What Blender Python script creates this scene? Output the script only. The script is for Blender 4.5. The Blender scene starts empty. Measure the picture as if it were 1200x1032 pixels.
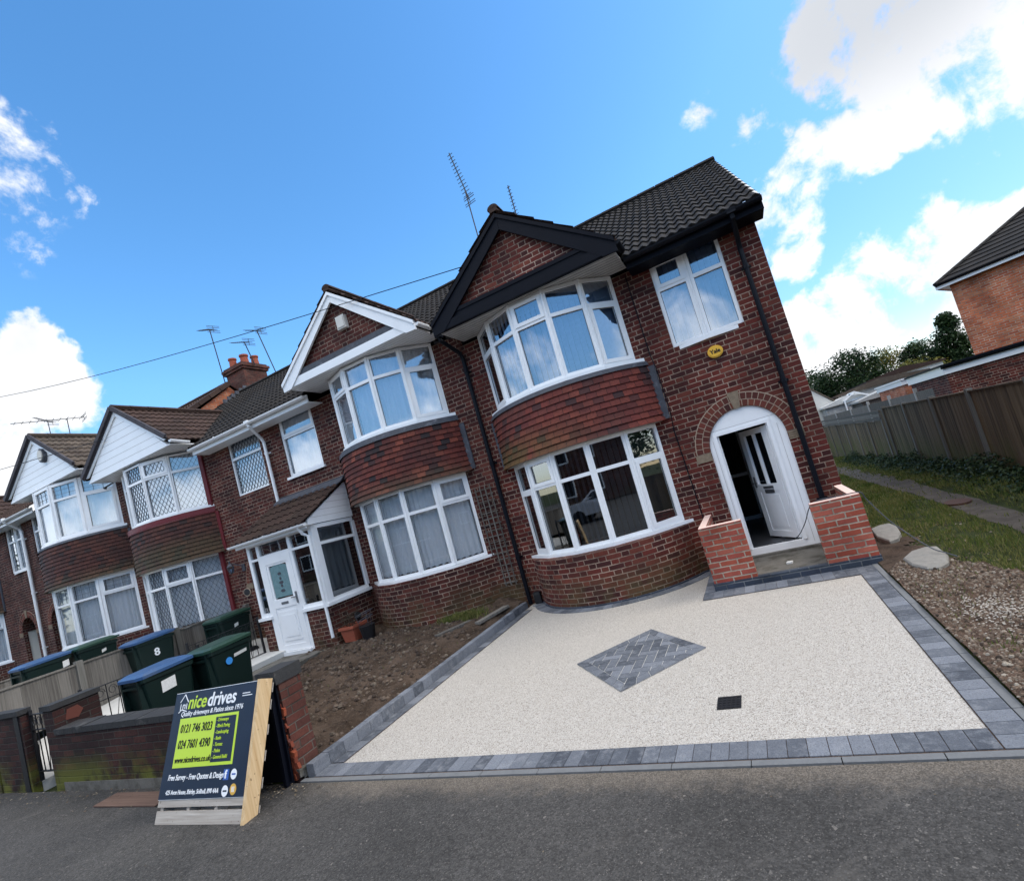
import bpy, math, random
from mathutils import Vector, Matrix, noise as mnoise
random.seed(7)
PI = math.pi; R_ = math.radians
scene = bpy.context.scene
COL = scene.collection
# ------------------------------------------------------------------ helpers
class MB:
    def __init__(s): s.v=[]; s.f=[]; s.uv=[]; s.mi=[]; s.r=[]
    def face(s, pts, uv=None, mi=0, rnd=None):
        i=len(s.v); s.v+= [tuple(p) for p in pts]; n=len(pts)
        s.f.append(tuple(range(i,i+n))); s.mi.append(mi); s.r.append(random.random() if rnd is None else rnd)
        if uv is None:
            a=Vector(pts[0]); nn=Vector((0,0,0))
            for k in range(1,n-1): nn+= (Vector(pts[k])-a).cross(Vector(pts[k+1])-a)
            if nn.length>0: nn.normalize()
            if abs(nn.z)>.75: uv=[(p[0],p[1]) for p in pts]
            else:
                t=Vector((-nn.y,nn.x,0))
                if t.length<1e-6: t=Vector((1,0,0))
                t.normalize()
                if abs(t.x)>=abs(t.y):
                    if t.x<0: t=-t
                elif t.y<0: t=-t
                uv=[(p[0]*t.x+p[1]*t.y,p[2]) for p in pts]
        s.uv.append(uv)
    def box(s,x0,x1,y0,y1,z0,z1,mi=0,M=None,rnd=None,skip=''):
        if rnd is None: rnd=random.random()
        if x0>x1: x0,x1=x1,x0
        if y0>y1: y0,y1=y1,y0
        if z0>z1: z0,z1=z1,z0
        P=[Vector((x,y,z)) for z in (z0,z1) for y in (y0,y1) for x in (x0,x1)]
        if M is not None: P=[M@p for p in P]
        Q={'b':(0,2,3,1),'t':(4,5,7,6),'f':(0,1,5,4),'k':(2,6,7,3),'l':(0,4,6,2),'r':(1,3,7,5)}
        for k,q in Q.items():
            if k in skip: continue
            s.face([P[i] for i in q],None,mi,rnd)
    def obox(s,c,ax,hx,hy,hz,mi=0,rnd=None):     # oriented box: centre, 3x3 axes
        M=Matrix.Translation(c)@ax.to_4x4(); s.box(-hx,hx,-hy,hy,-hz,hz,mi,M,rnd)
    def bar(s,a,b,w,h,mi=0,rnd=None,up=(0,0,1)):
        a=Vector(a);b=Vector(b);d=b-a;L=d.length
        if L<1e-6:return
        d.normalize();u=Vector(up)
        if abs(d.dot(u))>.98:u=Vector((0,1,0))
        x=d.cross(u).normalized();z=x.cross(d).normalized()
        A=Matrix((x,d,z)).transposed(); s.obox((a+b)/2,A,w/2,L/2,h/2,mi,rnd)
    def prism(s,pts,ax,a,b,mi=0,rnd=None):       # pts 2-D polygon, extruded along axis ax from a to b
        def m(p,t):
            return {'x':(t,p[0],p[1]),'y':(p[0],t,p[1]),'z':(p[0],p[1],t)}[ax]
        if rnd is None: rnd=random.random()
        s.face([m(p,a) for p in pts],None,mi,rnd); s.face([m(p,b) for p in reversed(pts)],None,mi,rnd)
        n=len(pts)
        for i in range(n):
            p,q=pts[i],pts[(i+1)%n]; s.face([m(p,a),m(q,a),m(q,b),m(p,b)],None,mi,rnd)
    def tube(s,path,r,n=8,mi=0,cap=True,rnd=None):
        path=[Vector(p) for p in path]; rings=[]
        if rnd is None: rnd=random.random()
        rr=r if isinstance(r,(list,tuple)) else [r]*len(path)
        prev=None
        for i,p in enumerate(path):
            d=(path[min(i+1,len(path)-1)]-path[max(i-1,0)]).normalized()
            if prev is None:
                a=d.orthogonal().normalized()
            else:
                a=(prev-d*prev.dot(d)).normalized()
            prev=a;b=d.cross(a)
            rings.append([p+rr[i]*(math.cos(t*2*PI/n)*a+math.sin(t*2*PI/n)*b) for t in range(n)])
        for i in range(len(rings)-1):
            for k in range(n):
                s.face([rings[i][k],rings[i][(k+1)%n],rings[i+1][(k+1)%n],rings[i+1][k]],None,mi,rnd)
        if cap: s.face(rings[0][::-1],None,mi,rnd); s.face(rings[-1],None,mi,rnd)
    def build(s,name,mats,parent=None,smooth=False,loc=None,weld=False):
        me=bpy.data.meshes.new(name)
        me.from_pydata(s.v,[],s.f)
        ul=me.uv_layers.new(name='UVMap'); d=[c for fu in s.uv for p in fu for c in p]
        ul.data.foreach_set('uv',d)
        at=me.attributes.new('rnd','FLOAT','FACE'); at.data.foreach_set('value',s.r)
        if not isinstance(mats,(list,tuple)): mats=[mats]
        for m in mats: me.materials.append(m)
        me.polygons.foreach_set('material_index',s.mi)
        if smooth: me.polygons.foreach_set('use_smooth',[True]*len(s.f))
        if weld:
            import bmesh
            bm=bmesh.new(); bm.from_mesh(me); bmesh.ops.remove_doubles(bm,verts=bm.verts,dist=1e-5); bm.to_mesh(me); bm.free()
        o=bpy.data.objects.new(name,me); COL.objects.link(o)
        if loc: o.location=loc
        if parent is not None: o.parent=parent; o.matrix_parent_inverse=wm(parent).inverted()
        return o
def wm(o):
    b=Matrix.LocRotScale(o.location,o.rotation_euler,o.scale)
    return (wm(o.parent)@o.matrix_parent_inverse@b) if o.parent else b
def tag(o,label=None,cat=None,group=None,kind=None):
    if label:o['label']=label
    if cat:o['category']=cat
    if group:o['group']=group
    if kind:o['kind']=kind
    return o
def thing(name,label,cat,loc=(0,0,0),rz=0,group=None):
    o=bpy.data.objects.new(name,None); COL.objects.link(o); o.location=loc; o.rotation_euler=(0,0,rz)
    o.empty_display_size=.3
    return tag(o,label,cat,group)
# ------------------------------------------------------------------ materials
class NT:
    def __init__(s,name):
        s.m=bpy.data.materials.new(name); s.m.use_nodes=True; s.t=s.m.node_tree; s.t.nodes.clear()
        s.out=s.t.nodes.new('ShaderNodeOutputMaterial')
    def n(s,ty,**k):
        x=s.t.nodes.new(ty)
        for a,b in k.items(): setattr(x,a,b)
        return x
    def l(s,a,b): s.t.links.new(a,b)
    def set(s,sock,v):
        if isinstance(v,(int,float,tuple,list)):
            if isinstance(v,(tuple,list)) and len(v)==3 and sock.type=='RGBA': v=(*v,1)
            sock.default_value=v
        else: s.l(v,sock)
    def math(s,op,a,b=None,c=None,clamp=False):
        x=s.n('ShaderNodeMath',operation=op,use_clamp=clamp); s.set(x.inputs[0],a)
        if b is not None: s.set(x.inputs[1],b)
        if c is not None: s.set(x.inputs[2],c)
        return x.outputs[0]
    def noise(s,vec,scale,detail=3,rough=.55,col=False,dist=0):
        x=s.n('ShaderNodeTexNoise'); x.inputs['Scale'].default_value=scale; x.inputs['Detail'].default_value=detail
        x.inputs['Roughness'].default_value=rough; x.inputs['Distortion'].default_value=dist
        if vec is not None: s.l(vec,x.inputs['Vector'])
        return x.outputs['Color' if col else 'Fac']
    def vor(s,vec,scale,feature='F1',out='Distance',rand=1):
        x=s.n('ShaderNodeTexVoronoi',feature=feature); x.inputs['Scale'].default_value=scale; x.inputs['Randomness'].default_value=rand
        if vec is not None: s.l(vec,x.inputs['Vector'])
        return x.outputs[out]
    def ramp(s,fac,stops,interp='LINEAR'):
        x=s.n('ShaderNodeValToRGB'); cr=x.color_ramp; cr.interpolation=interp
        while len(cr.elements)<len(stops): cr.elements.new(.5)
        for e,(p,c) in zip(cr.elements,stops):
            e.position=p; e.color=(*c,1) if len(c)==3 else c
        s.l(fac,x.inputs[0]); return x.outputs[0]
    def mix(s,fac,a,b,blend='MIX'):
        x=s.n('ShaderNodeMix',data_type='RGBA',blend_type=blend)
        s.set(x.inputs[0],fac); s.set(x.inputs[6],a); s.set(x.inputs[7],b); return x.outputs[2]
    def rng(s,v,a,b,c=0,d=1,smooth=True):
        x=s.n('ShaderNodeMapRange',interpolation_type='SMOOTHSTEP' if smooth else 'LINEAR')
        s.set(x.inputs[0],v)
        for i,q in enumerate((a,b,c,d)): x.inputs[i+1].default_value=q
        return x.outputs[0]
    def xyz(s,v):
        x=s.n('ShaderNodeSeparateXYZ'); s.l(v,x.inputs[0]); return x.outputs
    def comb(s,a,b,c=0):
        x=s.n('ShaderNodeCombineXYZ'); s.set(x.inputs[0],a); s.set(x.inputs[1],b); s.set(x.inputs[2],c); return x.outputs[0]
    def pos(s): return s.n('ShaderNodeNewGeometry').outputs['Position']
    def obj(s): return s.n('ShaderNodeTexCoord').outputs['Object']
    def uv(s): return s.n('ShaderNodeTexCoord').outputs['UV']
    def rnd(s): return s.n('ShaderNodeAttribute',attribute_name='rnd').outputs['Fac']
    def white(s,vec):
        x=s.n('ShaderNodeTexWhiteNoise',noise_dimensions='3D'); s.l(vec,x.inputs['Vector']); return x.outputs['Value']
    def bump(s,h,strength=.5,dist=.01):
        x=s.n('ShaderNodeBump'); x.inputs['Strength'].default_value=strength; x.inputs['Distance'].default_value=dist
        s.l(h,x.inputs['Height']); return x.outputs[0]
    def bsdf(s,col,rough=.7,spec=.4,normal=None,metal=0,trans=0,sub=0):
        x=s.n('ShaderNodeBsdfPrincipled'); s.set(x.inputs['Base Color'],col); s.set(x.inputs['Roughness'],rough)
        x.inputs['Specular IOR Level'].default_value=spec; x.inputs['Metallic'].default_value=metal
        if trans: x.inputs['Transmission Weight'].default_value=trans
        if normal is not None: s.l(normal,x.inputs['Normal'])
        s.l(x.outputs[0],s.out.inputs[0]); return x
def plain(name,col,rough=.5,spec=.4,var=.12,scale=6,metal=0,bump=.15,dirt=None,fine=60):
    t=NT(name); p=t.pos(); a=t.noise(p,scale,5,.6); b=t.noise(p,fine,2)
    v=t.math('MULTIPLY_ADD',a,2*var,1-var); v=t.math('MULTIPLY',v,t.math('MULTIPLY_ADD',b,var,1-var/2))
    c=t.mix(1,col,t.comb(v,v,v),'MULTIPLY')
    if dirt: c=t.mix(t.rng(t.noise(p,scale*.7,6,.65),dirt[1],dirt[1]+.2,0,dirt[2]),c,dirt[0])
    t.bsdf(c,rough,spec,t.bump(t.math('ADD',a,t.math('MULTIPLY',b,.5)),bump,.01),metal); return t.m
def brick(name,cols,mortar,gauge=.086,P=.387,mw=.012,bond='flemish',moss=None,dark=.35,rough=.85,mossz=.55,jag=.004):
    t=NT(name); uv=t.uv(); u,v,_=t.xyz(uv); p=t.pos()
    nz=t.noise(p,14,3); u=t.math('MULTIPLY_ADD',t.math('SUBTRACT',nz,.5),jag*2,u)
    v=t.math('MULTIPLY_ADD',t.math('SUBTRACT',t.noise(p,9,3),.5),jag*2,v)
    vr=t.math('DIVIDE',v,gauge); row=t.math('FLOOR',vr); fv=t.math('SUBTRACT',vr,row)
    off=t.math('MULTIPLY',t.math('FLOORED_MODULO',row,2),.5)
    uu=t.math('ADD',t.math('DIVIDE',u,P),off); ci=t.math('FLOOR',uu); fu=t.math('SUBTRACT',uu,ci)
    du=t.math('MINIMUM',fu,t.math('SUBTRACT',1,fu))
    if bond=='flemish':
        du=t.math('MINIMUM',du,t.math('ABSOLUTE',t.math('SUBTRACT',fu,.667))); hd=t.math('GREATER_THAN',fu,.667)
        idx=t.math('MULTIPLY_ADD',ci,2,hd)
    else: idx=ci
    du=t.math('MULTIPLY',du,P); dv=t.math('MULTIPLY',t.math('MINIMUM',fv,t.math('SUBTRACT',1,fv)),gauge)
    d=t.math('MINIMUM',du,dv); d=t.math('MULTIPLY_ADD',t.math('SUBTRACT',t.noise(p,60,2),.5),jag,d)
    br=t.rng(d,mw/2-.001,mw/2+.003)
    w=t.white(t.comb(idx,row,3.7))
    n=len(cols); c=t.ramp(w,[((i+.5)/n,q) for i,q in enumerate(cols)])
    f=t.noise(p,45,4,.7); c=t.mix(t.rng(f,.35,.75,0,dark),c,(cols[0][0]*.35,cols[0][1]*.35,cols[0][2]*.4))
    big=t.noise(p,.9,4); c=t.mix(t.rng(big,.45,.75,0,.35),c,(cols[0][0]*.45,cols[0][1]*.5,cols[0][2]*.55))
    mo=t.mix(t.rng(t.noise(p,2.2,6,.7),.38,.62),mortar,tuple(q*.38 for q in mortar))
    col=t.mix(br,mo,c); vv=t.rng(t.noise(p,1.4,6,.65),.3,.7,.62,1.35,False); col=t.mix(1,col,t.comb(vv,vv,vv),'MULTIPLY'); col=t.mix(t.math('MULTIPLY',t.rng(t.noise(p,5,5,.7),.66,.74),t.math('MULTIPLY',br,.35)),col,mortar)
    if moss:
        z=t.xyz(p)[2]; k=t.math('MULTIPLY',t.rng(z,moss[2],moss[1],0,1),t.rng(t.noise(p,1.6,5,.7),.38,.6))
        col=t.mix(t.math('MULTIPLY',k,mossz),col,moss[0])
    h=t.math('ADD',br,t.math('MULTIPLY',f,.35))
    t.bsdf(col,rough,.25,t.bump(h,.7,.008)); return t.m
M={}
M['brick']=brick('red_brown_brick',[(.048,.013,.012),(.10,.020,.015),(.135,.027,.019),(.080,.018,.015),(.155,.040,.026),(.052,.015,.014)],(.36,.26,.20),gauge=.081,P=.364,mw=.011,moss=((.085,.075,.03),.02,.65))
M['brick_b']=brick('brown_red_brick',[(.042,.013,.012),(.085,.021,.016),(.11,.028,.020),(.062,.017,.015),(.13,.040,.028)],(.33,.245,.19),gauge=.081,P=.364,mw=.010,moss=((.085,.075,.03),.1,.9),jag=.006)
M['brick_far']=brick('dark_brown_brick',[(.042,.014,.013),(.085,.023,.018),(.105,.031,.022),(.058,.018,.016)],(.27,.20,.16),gauge=.081,P=.364,moss=((.07,.065,.03),.4,1.1))
M['brick_new']=brick('new_red_brick',[(.34,.075,.045),(.42,.10,.06),(.30,.06,.045),(.45,.13,.085),(.37,.085,.06)],(.48,.40,.31),gauge=.075,P=.225,mw=.014,bond='stretcher',dark=.25,jag=.006)
M['brick_blue']=brick('blue_engineering_brick',[(.035,.045,.065),(.055,.068,.09),(.045,.055,.08)],(.18,.19,.2),gauge=.075,P=.225,mw=.010,bond='stretcher',dark=.3,rough=.5)
M['brick_orange']=brick('orange_brick',[(.48,.13,.055),(.58,.18,.08),(.38,.10,.05),(.52,.20,.10)],(.52,.40,.31),gauge=.078,P=.235,mw=.014,bond='stretcher',dark=.3)
M['brick_wall']=brick('old_garden_brick',[(.030,.014,.013),(.048,.018,.016),(.020,.011,.011),(.065,.023,.018)],(.050,.044,.038),gauge=.08,P=.24,mw=.010,bond='stretcher',moss=((.13,.14,.02),.05,.5),dark=.6,mossz=.85)
M['brick_pier']=brick('pier_brick',[(.105,.035,.026),(.15,.05,.035),(.08,.03,.024),(.13,.06,.045)],(.11,.09,.075),gauge=.08,P=.24,mw=.010,bond='stretcher',dark=.45)
def upvc():
    t=NT('white_upvc'); p=t.pos(); n=t.noise(p,5,4)
    t.bsdf(t.mix(t.rng(n,.45,.8,0,.22),(.86,.87,.88),(.66,.66,.64)),.28,.5); return t.m
M['white']=upvc()
M['cream']=plain('cream_render',(.62,.60,.55),.7,.3,.1,2)
M['black']=plain('black_paint',(.0025,.0035,.008),.55,.12,.25,5,bump=.3)
M['pipe']=plain('black_plastic_pipe',(.003,.004,.008),.5,.18,.2,5)
M['lead']=plain('lead_flashing',(.055,.06,.075),.6,.4,.6,9,bump=.6,dirt=((.20,.21,.24),.55,.7))
M['iron']=plain('black_iron',(.008,.008,.010),.5,.5,.2,9)
M['soffit']=plain('weathered_soffit',(.45,.44,.42),.7,.3,.35,4)
M['alu']=plain('aerial_metal',(.25,.26,.28),.4,.5,.2,9,metal=.8)
M['aerial']=plain('dull_aerial_metal',(.045,.045,.05),.6,.3,.2,9)
M['clay']=plain('terracotta_clay',(.30,.08,.045),.8,.3,.3,8)
M['stone']=plain('tan_stone',(.22,.17,.12),.9,.2,.4,20,bump=.5)
M['concrete']=plain('concrete',(.36,.36,.35),.9,.2,.3,9,bump=.4,dirt=((.14,.13,.10),.5,.5))
M['conc_mossy']=plain('mossy_concrete_step',(.14,.132,.118),.9,.2,.4,6,bump=.5,dirt=((.06,.055,.042),.45,.8))
M['conc_white']=plain('pale_concrete_haunch',(.15,.155,.16),.9,.2,.2,12,bump=.5)
M['coping']=plain('dark_coping_brick',(.030,.030,.031),.75,.3,.5,7,bump=.6,dirt=((.20,.19,.17),.60,.5))
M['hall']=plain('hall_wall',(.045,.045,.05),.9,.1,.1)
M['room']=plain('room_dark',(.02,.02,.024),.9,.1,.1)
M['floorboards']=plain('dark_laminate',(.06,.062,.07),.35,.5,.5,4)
M['yellow']=plain('yellow_plastic',(.75,.42,.03),.35,.5,.05)
M['text_black']=plain('black_lettering',(.008,.008,.008),.5,.3,0)
M['text_white']=plain('white_lettering',(.80,.82,.84),.5,.3,0)
M['lime']=plain('lime_green_print',(.50,.68,.04),.4,.4,.04)
M['navy']=plain('navy_print',(.010,.020,.042),.45,.25,.25,4)
M['fbblue']=plain('blue_print',(.03,.10,.38),.4,.4,.02)
M['gold']=plain('gold_print',(.65,.38,.06),.4,.4,.1)
M['leadcame']=plain('lead_came',(.10,.11,.13),.5,.4,.1)
M['redpaint']=plain('flaking_dark_red_paint',(.14,.018,.022),.5,.4,.3,8,bump=.4,dirt=((.5,.45,.42),.66,.8))
M['wood_new']=None
def timber(name,a,b,sx=1.2,rough=.8,grain=38,stain=None,axis='z'):
    t=NT(name); o=t.obj() if axis!='pos' else t.pos(); x,y,z=t.xyz(o)
    v=t.comb(t.math('MULTIPLY',x,grain),t.math('MULTIPLY',y,grain),t.math('MULTIPLY',z,sx))
    g=t.noise(v,1,5,.65); r=t.rnd(); k=t.math('MULTIPLY_ADD',t.math('SUBTRACT',r,.5),.7,t.math('MULTIPLY_ADD',t.math('SUBTRACT',g,.5),2.2,.5),clamp=True)
    c=t.mix(k,a,b)
    if stain: 
        pz=t.xyz(t.pos())[2]; s=t.math('MULTIPLY',t.rng(pz,stain[2],stain[1]),t.rng(t.noise(t.pos(),2.2,4),.3,.6)); c=t.mix(t.math('MULTIPLY',s,.75),c,stain[0])
    t.bsdf(c,rough,.25,t.bump(g,.4,.006)); return t.m
M['fence']=timber('weathered_fence_timber',(.055,.036,.022),(.19,.14,.088),stain=((.085,.095,.018),-.1,.95))
M['fence_grey']=timber('grey_fence_timber',(.075,.068,.06),(.19,.175,.155))
def timber_x(name,a,b,grain=40,lo=1.5,d='x'):
    t=NT(name); x,y,z=t.xyz(t.pos())
    f=[grain,grain,grain]; f['xyz'.index(d)]=lo
    v=t.comb(t.math('MULTIPLY',x,f[0]),t.math('MULTIPLY',y,f[1]),t.math('MULTIPLY',z,f[2]))
    g=t.noise(v,1,5,.65); k=t.math('MULTIPLY_ADD',t.math('SUBTRACT',g,.5),2.2,.5,clamp=True)
    c=t.mix(k,a,b); c=t.mix(t.rng(t.noise(t.pos(),26,2),.68,.74,0,.7),c,(a[0]*.3,a[1]*.25,a[2]*.2))
    t.bsdf(c,.75,.25,t.bump(g,.4,.005)); return t.m
M['pallet']=timber_x('grey_pallet_timber',(.30,.26,.22),(.52,.48,.43))
M['pine']=timber_x('new_pine_timber',(.50,.32,.15),(.72,.54,.32),d='z')
M['board']=timber_x('brown_board',(.10,.06,.045),(.17,.11,.085))
def rooftile(name,c0,c1,c2):
    t=NT(name); p=t.pos(); r=t.rnd(); a=t.noise(p,2.3,5,.65); b=t.noise(p,35,3)
    c=t.mix(r,c0,c1); c=t.mix(t.rng(a,.5,.78,0,.6),c,c2); c=t.mix(t.rng(b,.6,.8,0,.3),c,(c1[0]*1.8,c1[1]*1.7,c1[2]*1.5))
    t.bsdf(c,.82,.25,t.bump(b,.4,.006)); return t.m
M['roof_black']=rooftile('dark_grey_roof_tile',(.009,.008,.008),(.020,.017,.015),(.034,.026,.020))
M['roof_brown']=rooftile('dark_brown_roof_tile',(.034,.020,.016),(.060,.034,.026),(.075,.052,.035))
M['roof_mossy']=rooftile('lichened_roof_tile',(.06,.045,.035),(.11,.085,.065),(.15,.13,.10))
M['ridge']=rooftile('grey_verge_tile',(.045,.042,.05),(.075,.07,.08),(.06,.05,.045))
def hungtile(name,cols,gauge=.1,wid=.165,moss=None,mossamt=1):
    t=NT(name); u,v,_=t.xyz(t.uv()); p=t.pos()
    row=t.math('FLOOR',t.math('DIVIDE',v,gauge)); uu=t.math('MULTIPLY_ADD',t.math('FLOORED_MODULO',row,2),.5,t.math('DIVIDE',u,wid))
    ci=t.math('FLOOR',uu); fu=t.math('SUBTRACT',uu,ci); d=t.math('MULTIPLY',t.math('MINIMUM',fu,t.math('SUBTRACT',1,fu)),wid)
    jt=t.rng(d,.0015,.005); w=t.white(t.comb(ci,row,1.3)); n=len(cols)
    c=t.ramp(w,[((i+.5)/n,q) for i,q in enumerate(cols)])
    f=t.noise(p,30,4,.7); c=t.mix(t.rng(f,.4,.75,0,.5),c,tuple(q*.45 for q in cols[0]))
    c=t.mix(t.rng(t.noise(p,1.5,4),.45,.7,0,.45),c,(.03,.018,.016))
    if moss:
        pz=t.xyz(p); k=t.math('MULTIPLY',t.rng(pz[2],moss[2],moss[1]),t.rng(t.noise(p,2.5,4),.25,.5))
        if len(moss)>3: k=t.math('MULTIPLY',k,t.rng(pz[0],moss[4],moss[3]))
        c=t.mix(t.math('MULTIPLY',k,.5*mossamt),c,moss[0])
    c=t.mix(jt,(.008,.006,.006),c)
    t.bsdf(c,.75,.3,t.bump(t.math('ADD',jt,t.math('MULTIPLY',f,.3)),.6,.006)); return t.m
TC=[(.10,.022,.018),(.21,.045,.03),(.15,.03,.024),(.20,.048,.032),(.13,.028,.024),(.16,.042,.03),(.035,.02,.022),(.17,.035,.026)]
M['hung1']=hungtile('red_hung_tile',TC,moss=((.10,.095,.022),2.6,3.1,-4.7,-2.7))
M['hung2']=hungtile('brown_hung_tile',[tuple(q*.72 for q in c) for c in TC[:6]]+[(.28,.07,.04)]+[(.10,.022,.018),(.022,.016,.018)],moss=((.07,.055,.03),2.7,3.05))
M['hung3']=hungtile('dark_hung_tile',[(.055,.020,.016),(.10,.032,.022),(.075,.026,.02),(.12,.04,.025),(.035,.02,.018)],moss=((.07,.065,.03),3.0,3.45))
def glass(name,refl=.35,tint=(.55,.62,.66),wob=.04):
    t=NT(name); p=t.pos(); g=t.n('ShaderNodeBsdfGlossy'); g.inputs['Roughness'].default_value=.015; g.inputs['Color'].default_value=(.92,.96,1,1)
    tr=t.n('ShaderNodeBsdfTransparent'); tr.inputs['Color'].default_value=(*tint,1)
    lw=t.n('ShaderNodeLayerWeight'); lw.inputs['Blend'].default_value=.35
    f=t.math('MULTIPLY_ADD',lw.outputs['Fresnel'],.6,refl,clamp=True)
    t.l(t.bump(t.noise(p,1.3,2),wob,.02),g.inputs['Normal'])
    mx=t.n('ShaderNodeMixShader'); t.l(f,mx.inputs[0]); t.l(tr.outputs[0],mx.inputs[1]); t.l(g.outputs[0],mx.inputs[2]); t.l(mx.outputs[0],t.out.inputs[0]); return t.m
M['glass']=glass('window_glass',.22,(.88,.92,.95)); M['glass_hi']=glass('reflective_window_glass',.28,(.90,.95,1.0))
M['glass_net']=glass('thin_clear_glass',.09,(.97,.98,.99)); M['glass_lo']=glass('clear_window_glass',.20,(.6,.65,.68))
def fabric(name,c,fr=90,tr=.35):
    t=NT(name); p=t.pos(); n=t.noise(p,fr,2); 
    d=t.n('ShaderNodeBsdfDiffuse'); cc=t.mix(t.rng(n,.35,.7,0,.35),c,tuple(q*.7 for q in c)); t.l(cc,d.inputs[0])
    tl=t.n('ShaderNodeBsdfTranslucent'); t.l(cc,tl.inputs[0]); m=t.n('ShaderNodeMixShader'); m.inputs[0].default_value=tr
    t.l(d.outputs[0],m.inputs[1]); t.l(tl.outputs[0],m.inputs[2]); t.l(m.outputs[0],t.out.inputs[0]); return t.m
M['net']=fabric('white_net_curtain',(.88,.90,.92),90,.15); M['blind']=fabric('sky_tinted_blind_fabric',(.38,.50,.68),20); M['blind_dk']=fabric('dark_blind_fabric',(.12,.13,.15),20)  # reflected sky blue is put into the blind colour
def resin():
    t=NT('resin_bound_aggregate'); p=t.pos(); c=t.vor(p,150,'F1','Color'); x=t.xyz(c)[0]; d=t.vor(p,150,'F1','Distance')
    s=t.ramp(x,[(0,(.10,.09,.08)),(.07,(.21,.185,.16)),(.17,(.36,.325,.285)),(.45,(.465,.43,.385)),(.8,(.535,.505,.46)),(1,(.62,.595,.555))])
    s=t.mix(t.rng(d,.35,.75,0,.5),s,(.25,.23,.2)); s=t.mix(t.rng(t.noise(p,.9,5,.65),.4,.65,0,.30),s,(.40,.37,.33))
    t.bsdf(s,.6,.35,t.bump(t.math('SUBTRACT',1,d),.6,.004)); return t.m
M['resin']=resin()
def paver():
    t=NT('charcoal_block_paving'); p=t.pos(); r=t.rnd(); a=t.noise(p,16,6,.75); b=t.noise(p,90,4,.75); w=t.noise(p,5,6,.7)
    c=t.mix(r,(.060,.068,.084),(.190,.205,.235)); c=t.mix(t.rng(a,.45,.70,0,.55),c,(.22,.235,.26)); c=t.mix(t.rng(w,.55,.66,0,.35),c,(.30,.31,.33)); c=t.mix(t.rng(b,.45,.7,0,.55),c,(.045,.048,.056))
    t.bsdf(c,.72,.3,t.bump(t.math('ADD',t.math('MULTIPLY',a,1.5),b),.8,.006)); return t.m
M['paver']=paver()
def tarmac():
    t=NT('tarmac'); p=t.pos(); x,y,z=t.xyz(p); a=t.noise(p,.8,5,.6); b=t.noise(p,14,5,.75)
    v1=t.vor(p,70,'F1','Color'); d1=t.vor(p,70,'F1','Distance'); v2=t.vor(p,170,'F1','Color')
    g=t.mix(t.rng(a,.35,.65),(.042,.040,.038),(.058,.055,.052))
    k=t.rng(t.xyz(v1)[0],.0,1,.75,1.28,False); g=t.mix(1,g,t.comb(k,k,k),'MULTIPLY')
    k=t.rng(t.xyz(v2)[0],.0,1,.7,1.35,False); g=t.mix(1,g,t.comb(k,k,k),'MULTIPLY')
    g=t.mix(t.math('MULTIPLY',t.rng(t.xyz(v2)[1],.93,1),.55),g,(.19,.175,.16))
    g=t.mix(t.math('MULTIPLY',t.rng(t.xyz(v1)[1],.992,1),.6),g,(.22,.20,.18))
    st=t.noise(t.comb(t.math('MULTIPLY',t.math('ADD',x,t.math('MULTIPLY',y,.8)),.9),t.math('MULTIPLY',t.math('SUBTRACT',y,t.math('MULTIPLY',x,.8)),3),0),1.6,6,.7)
    g=t.mix(t.rng(st,.55,.72,0,.45),g,(.105,.097,.088)); g=t.mix(t.rng(t.noise(p,3.1,6,.75),.58,.70,0,.4),g,(.032,.029,.027))
    w=t.n('ShaderNodeVectorMath',operation='ADD'); t.l(p,w.inputs[0]); nzc=t.noise(p,2.2,5,.6,True); sc=t.n('ShaderNodeVectorMath',operation='SCALE'); t.l(nzc,sc.inputs[0]); sc.inputs['Scale'].default_value=.9; t.l(sc.outputs[0],w.inputs[1])
    cr=t.vor(w.outputs[0],.55,'DISTANCE_TO_EDGE','Distance'); ck=t.math('MULTIPLY',t.rng(cr,.006,.002),t.rng(t.noise(p,.5,2),.46,.54)); g=t.mix(t.math('MULTIPLY',ck,.4),g,(.016,.015,.014))
    e=t.rng(t.math('ADD',t.math('MULTIPLY_ADD',t.math('SUBTRACT',b,.5),.35,y),t.math('MULTIPLY',t.math('SUBTRACT',t.noise(p,1.9,4),.5),.35)),-5.33,-5.10)
    edge=t.math('MULTIPLY',e,t.rng(x,-5.6,-4.6)); g=t.mix(t.math('MULTIPLY',edge,.72),g,t.mix(t.rng(t.xyz(v2)[0],.2,.9),(.10,.085,.068),(.20,.17,.14)))
    h=t.math('ADD',t.math('MULTIPLY',t.math('SUBTRACT',1,d1),.8),t.math('ADD',b,t.math('MULTIPLY',ck,-1)))
    t.bsdf(g,.88,.25,t.bump(h,.45,.010)); return t.m
M['tarmac']=tarmac()
def ground(name,c0,c1,c2,s=3,bumpd=.03,fine=40):
    t=NT(name); p=t.pos(); a=t.noise(p,s,6,.7); b=t.noise(p,fine,4,.7)
    c=t.mix(t.rng(a,.3,.7),c0,c1); c=t.mix(t.rng(b,.5,.8,0,.8),c,c2)
    t.bsdf(c,.95,.1,t.bump(t.math('ADD',a,b),.8,bumpd)); return t.m
M['rust']=plain('rusty_iron',(.07,.035,.024),.8,.3,.4,20,bump=.6)
M['soil']=ground('turned_soil',(.035,.024,.017),(.11,.078,.058),(.17,.13,.10),2.2,.05)
M['grassland']=ground('turf_earth',(.020,.028,.010),(.045,.055,.018),(.06,.055,.03))
M['dirt']=ground('dirt_path',(.07,.06,.052),(.12,.105,.09),(.05,.045,.04))
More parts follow.
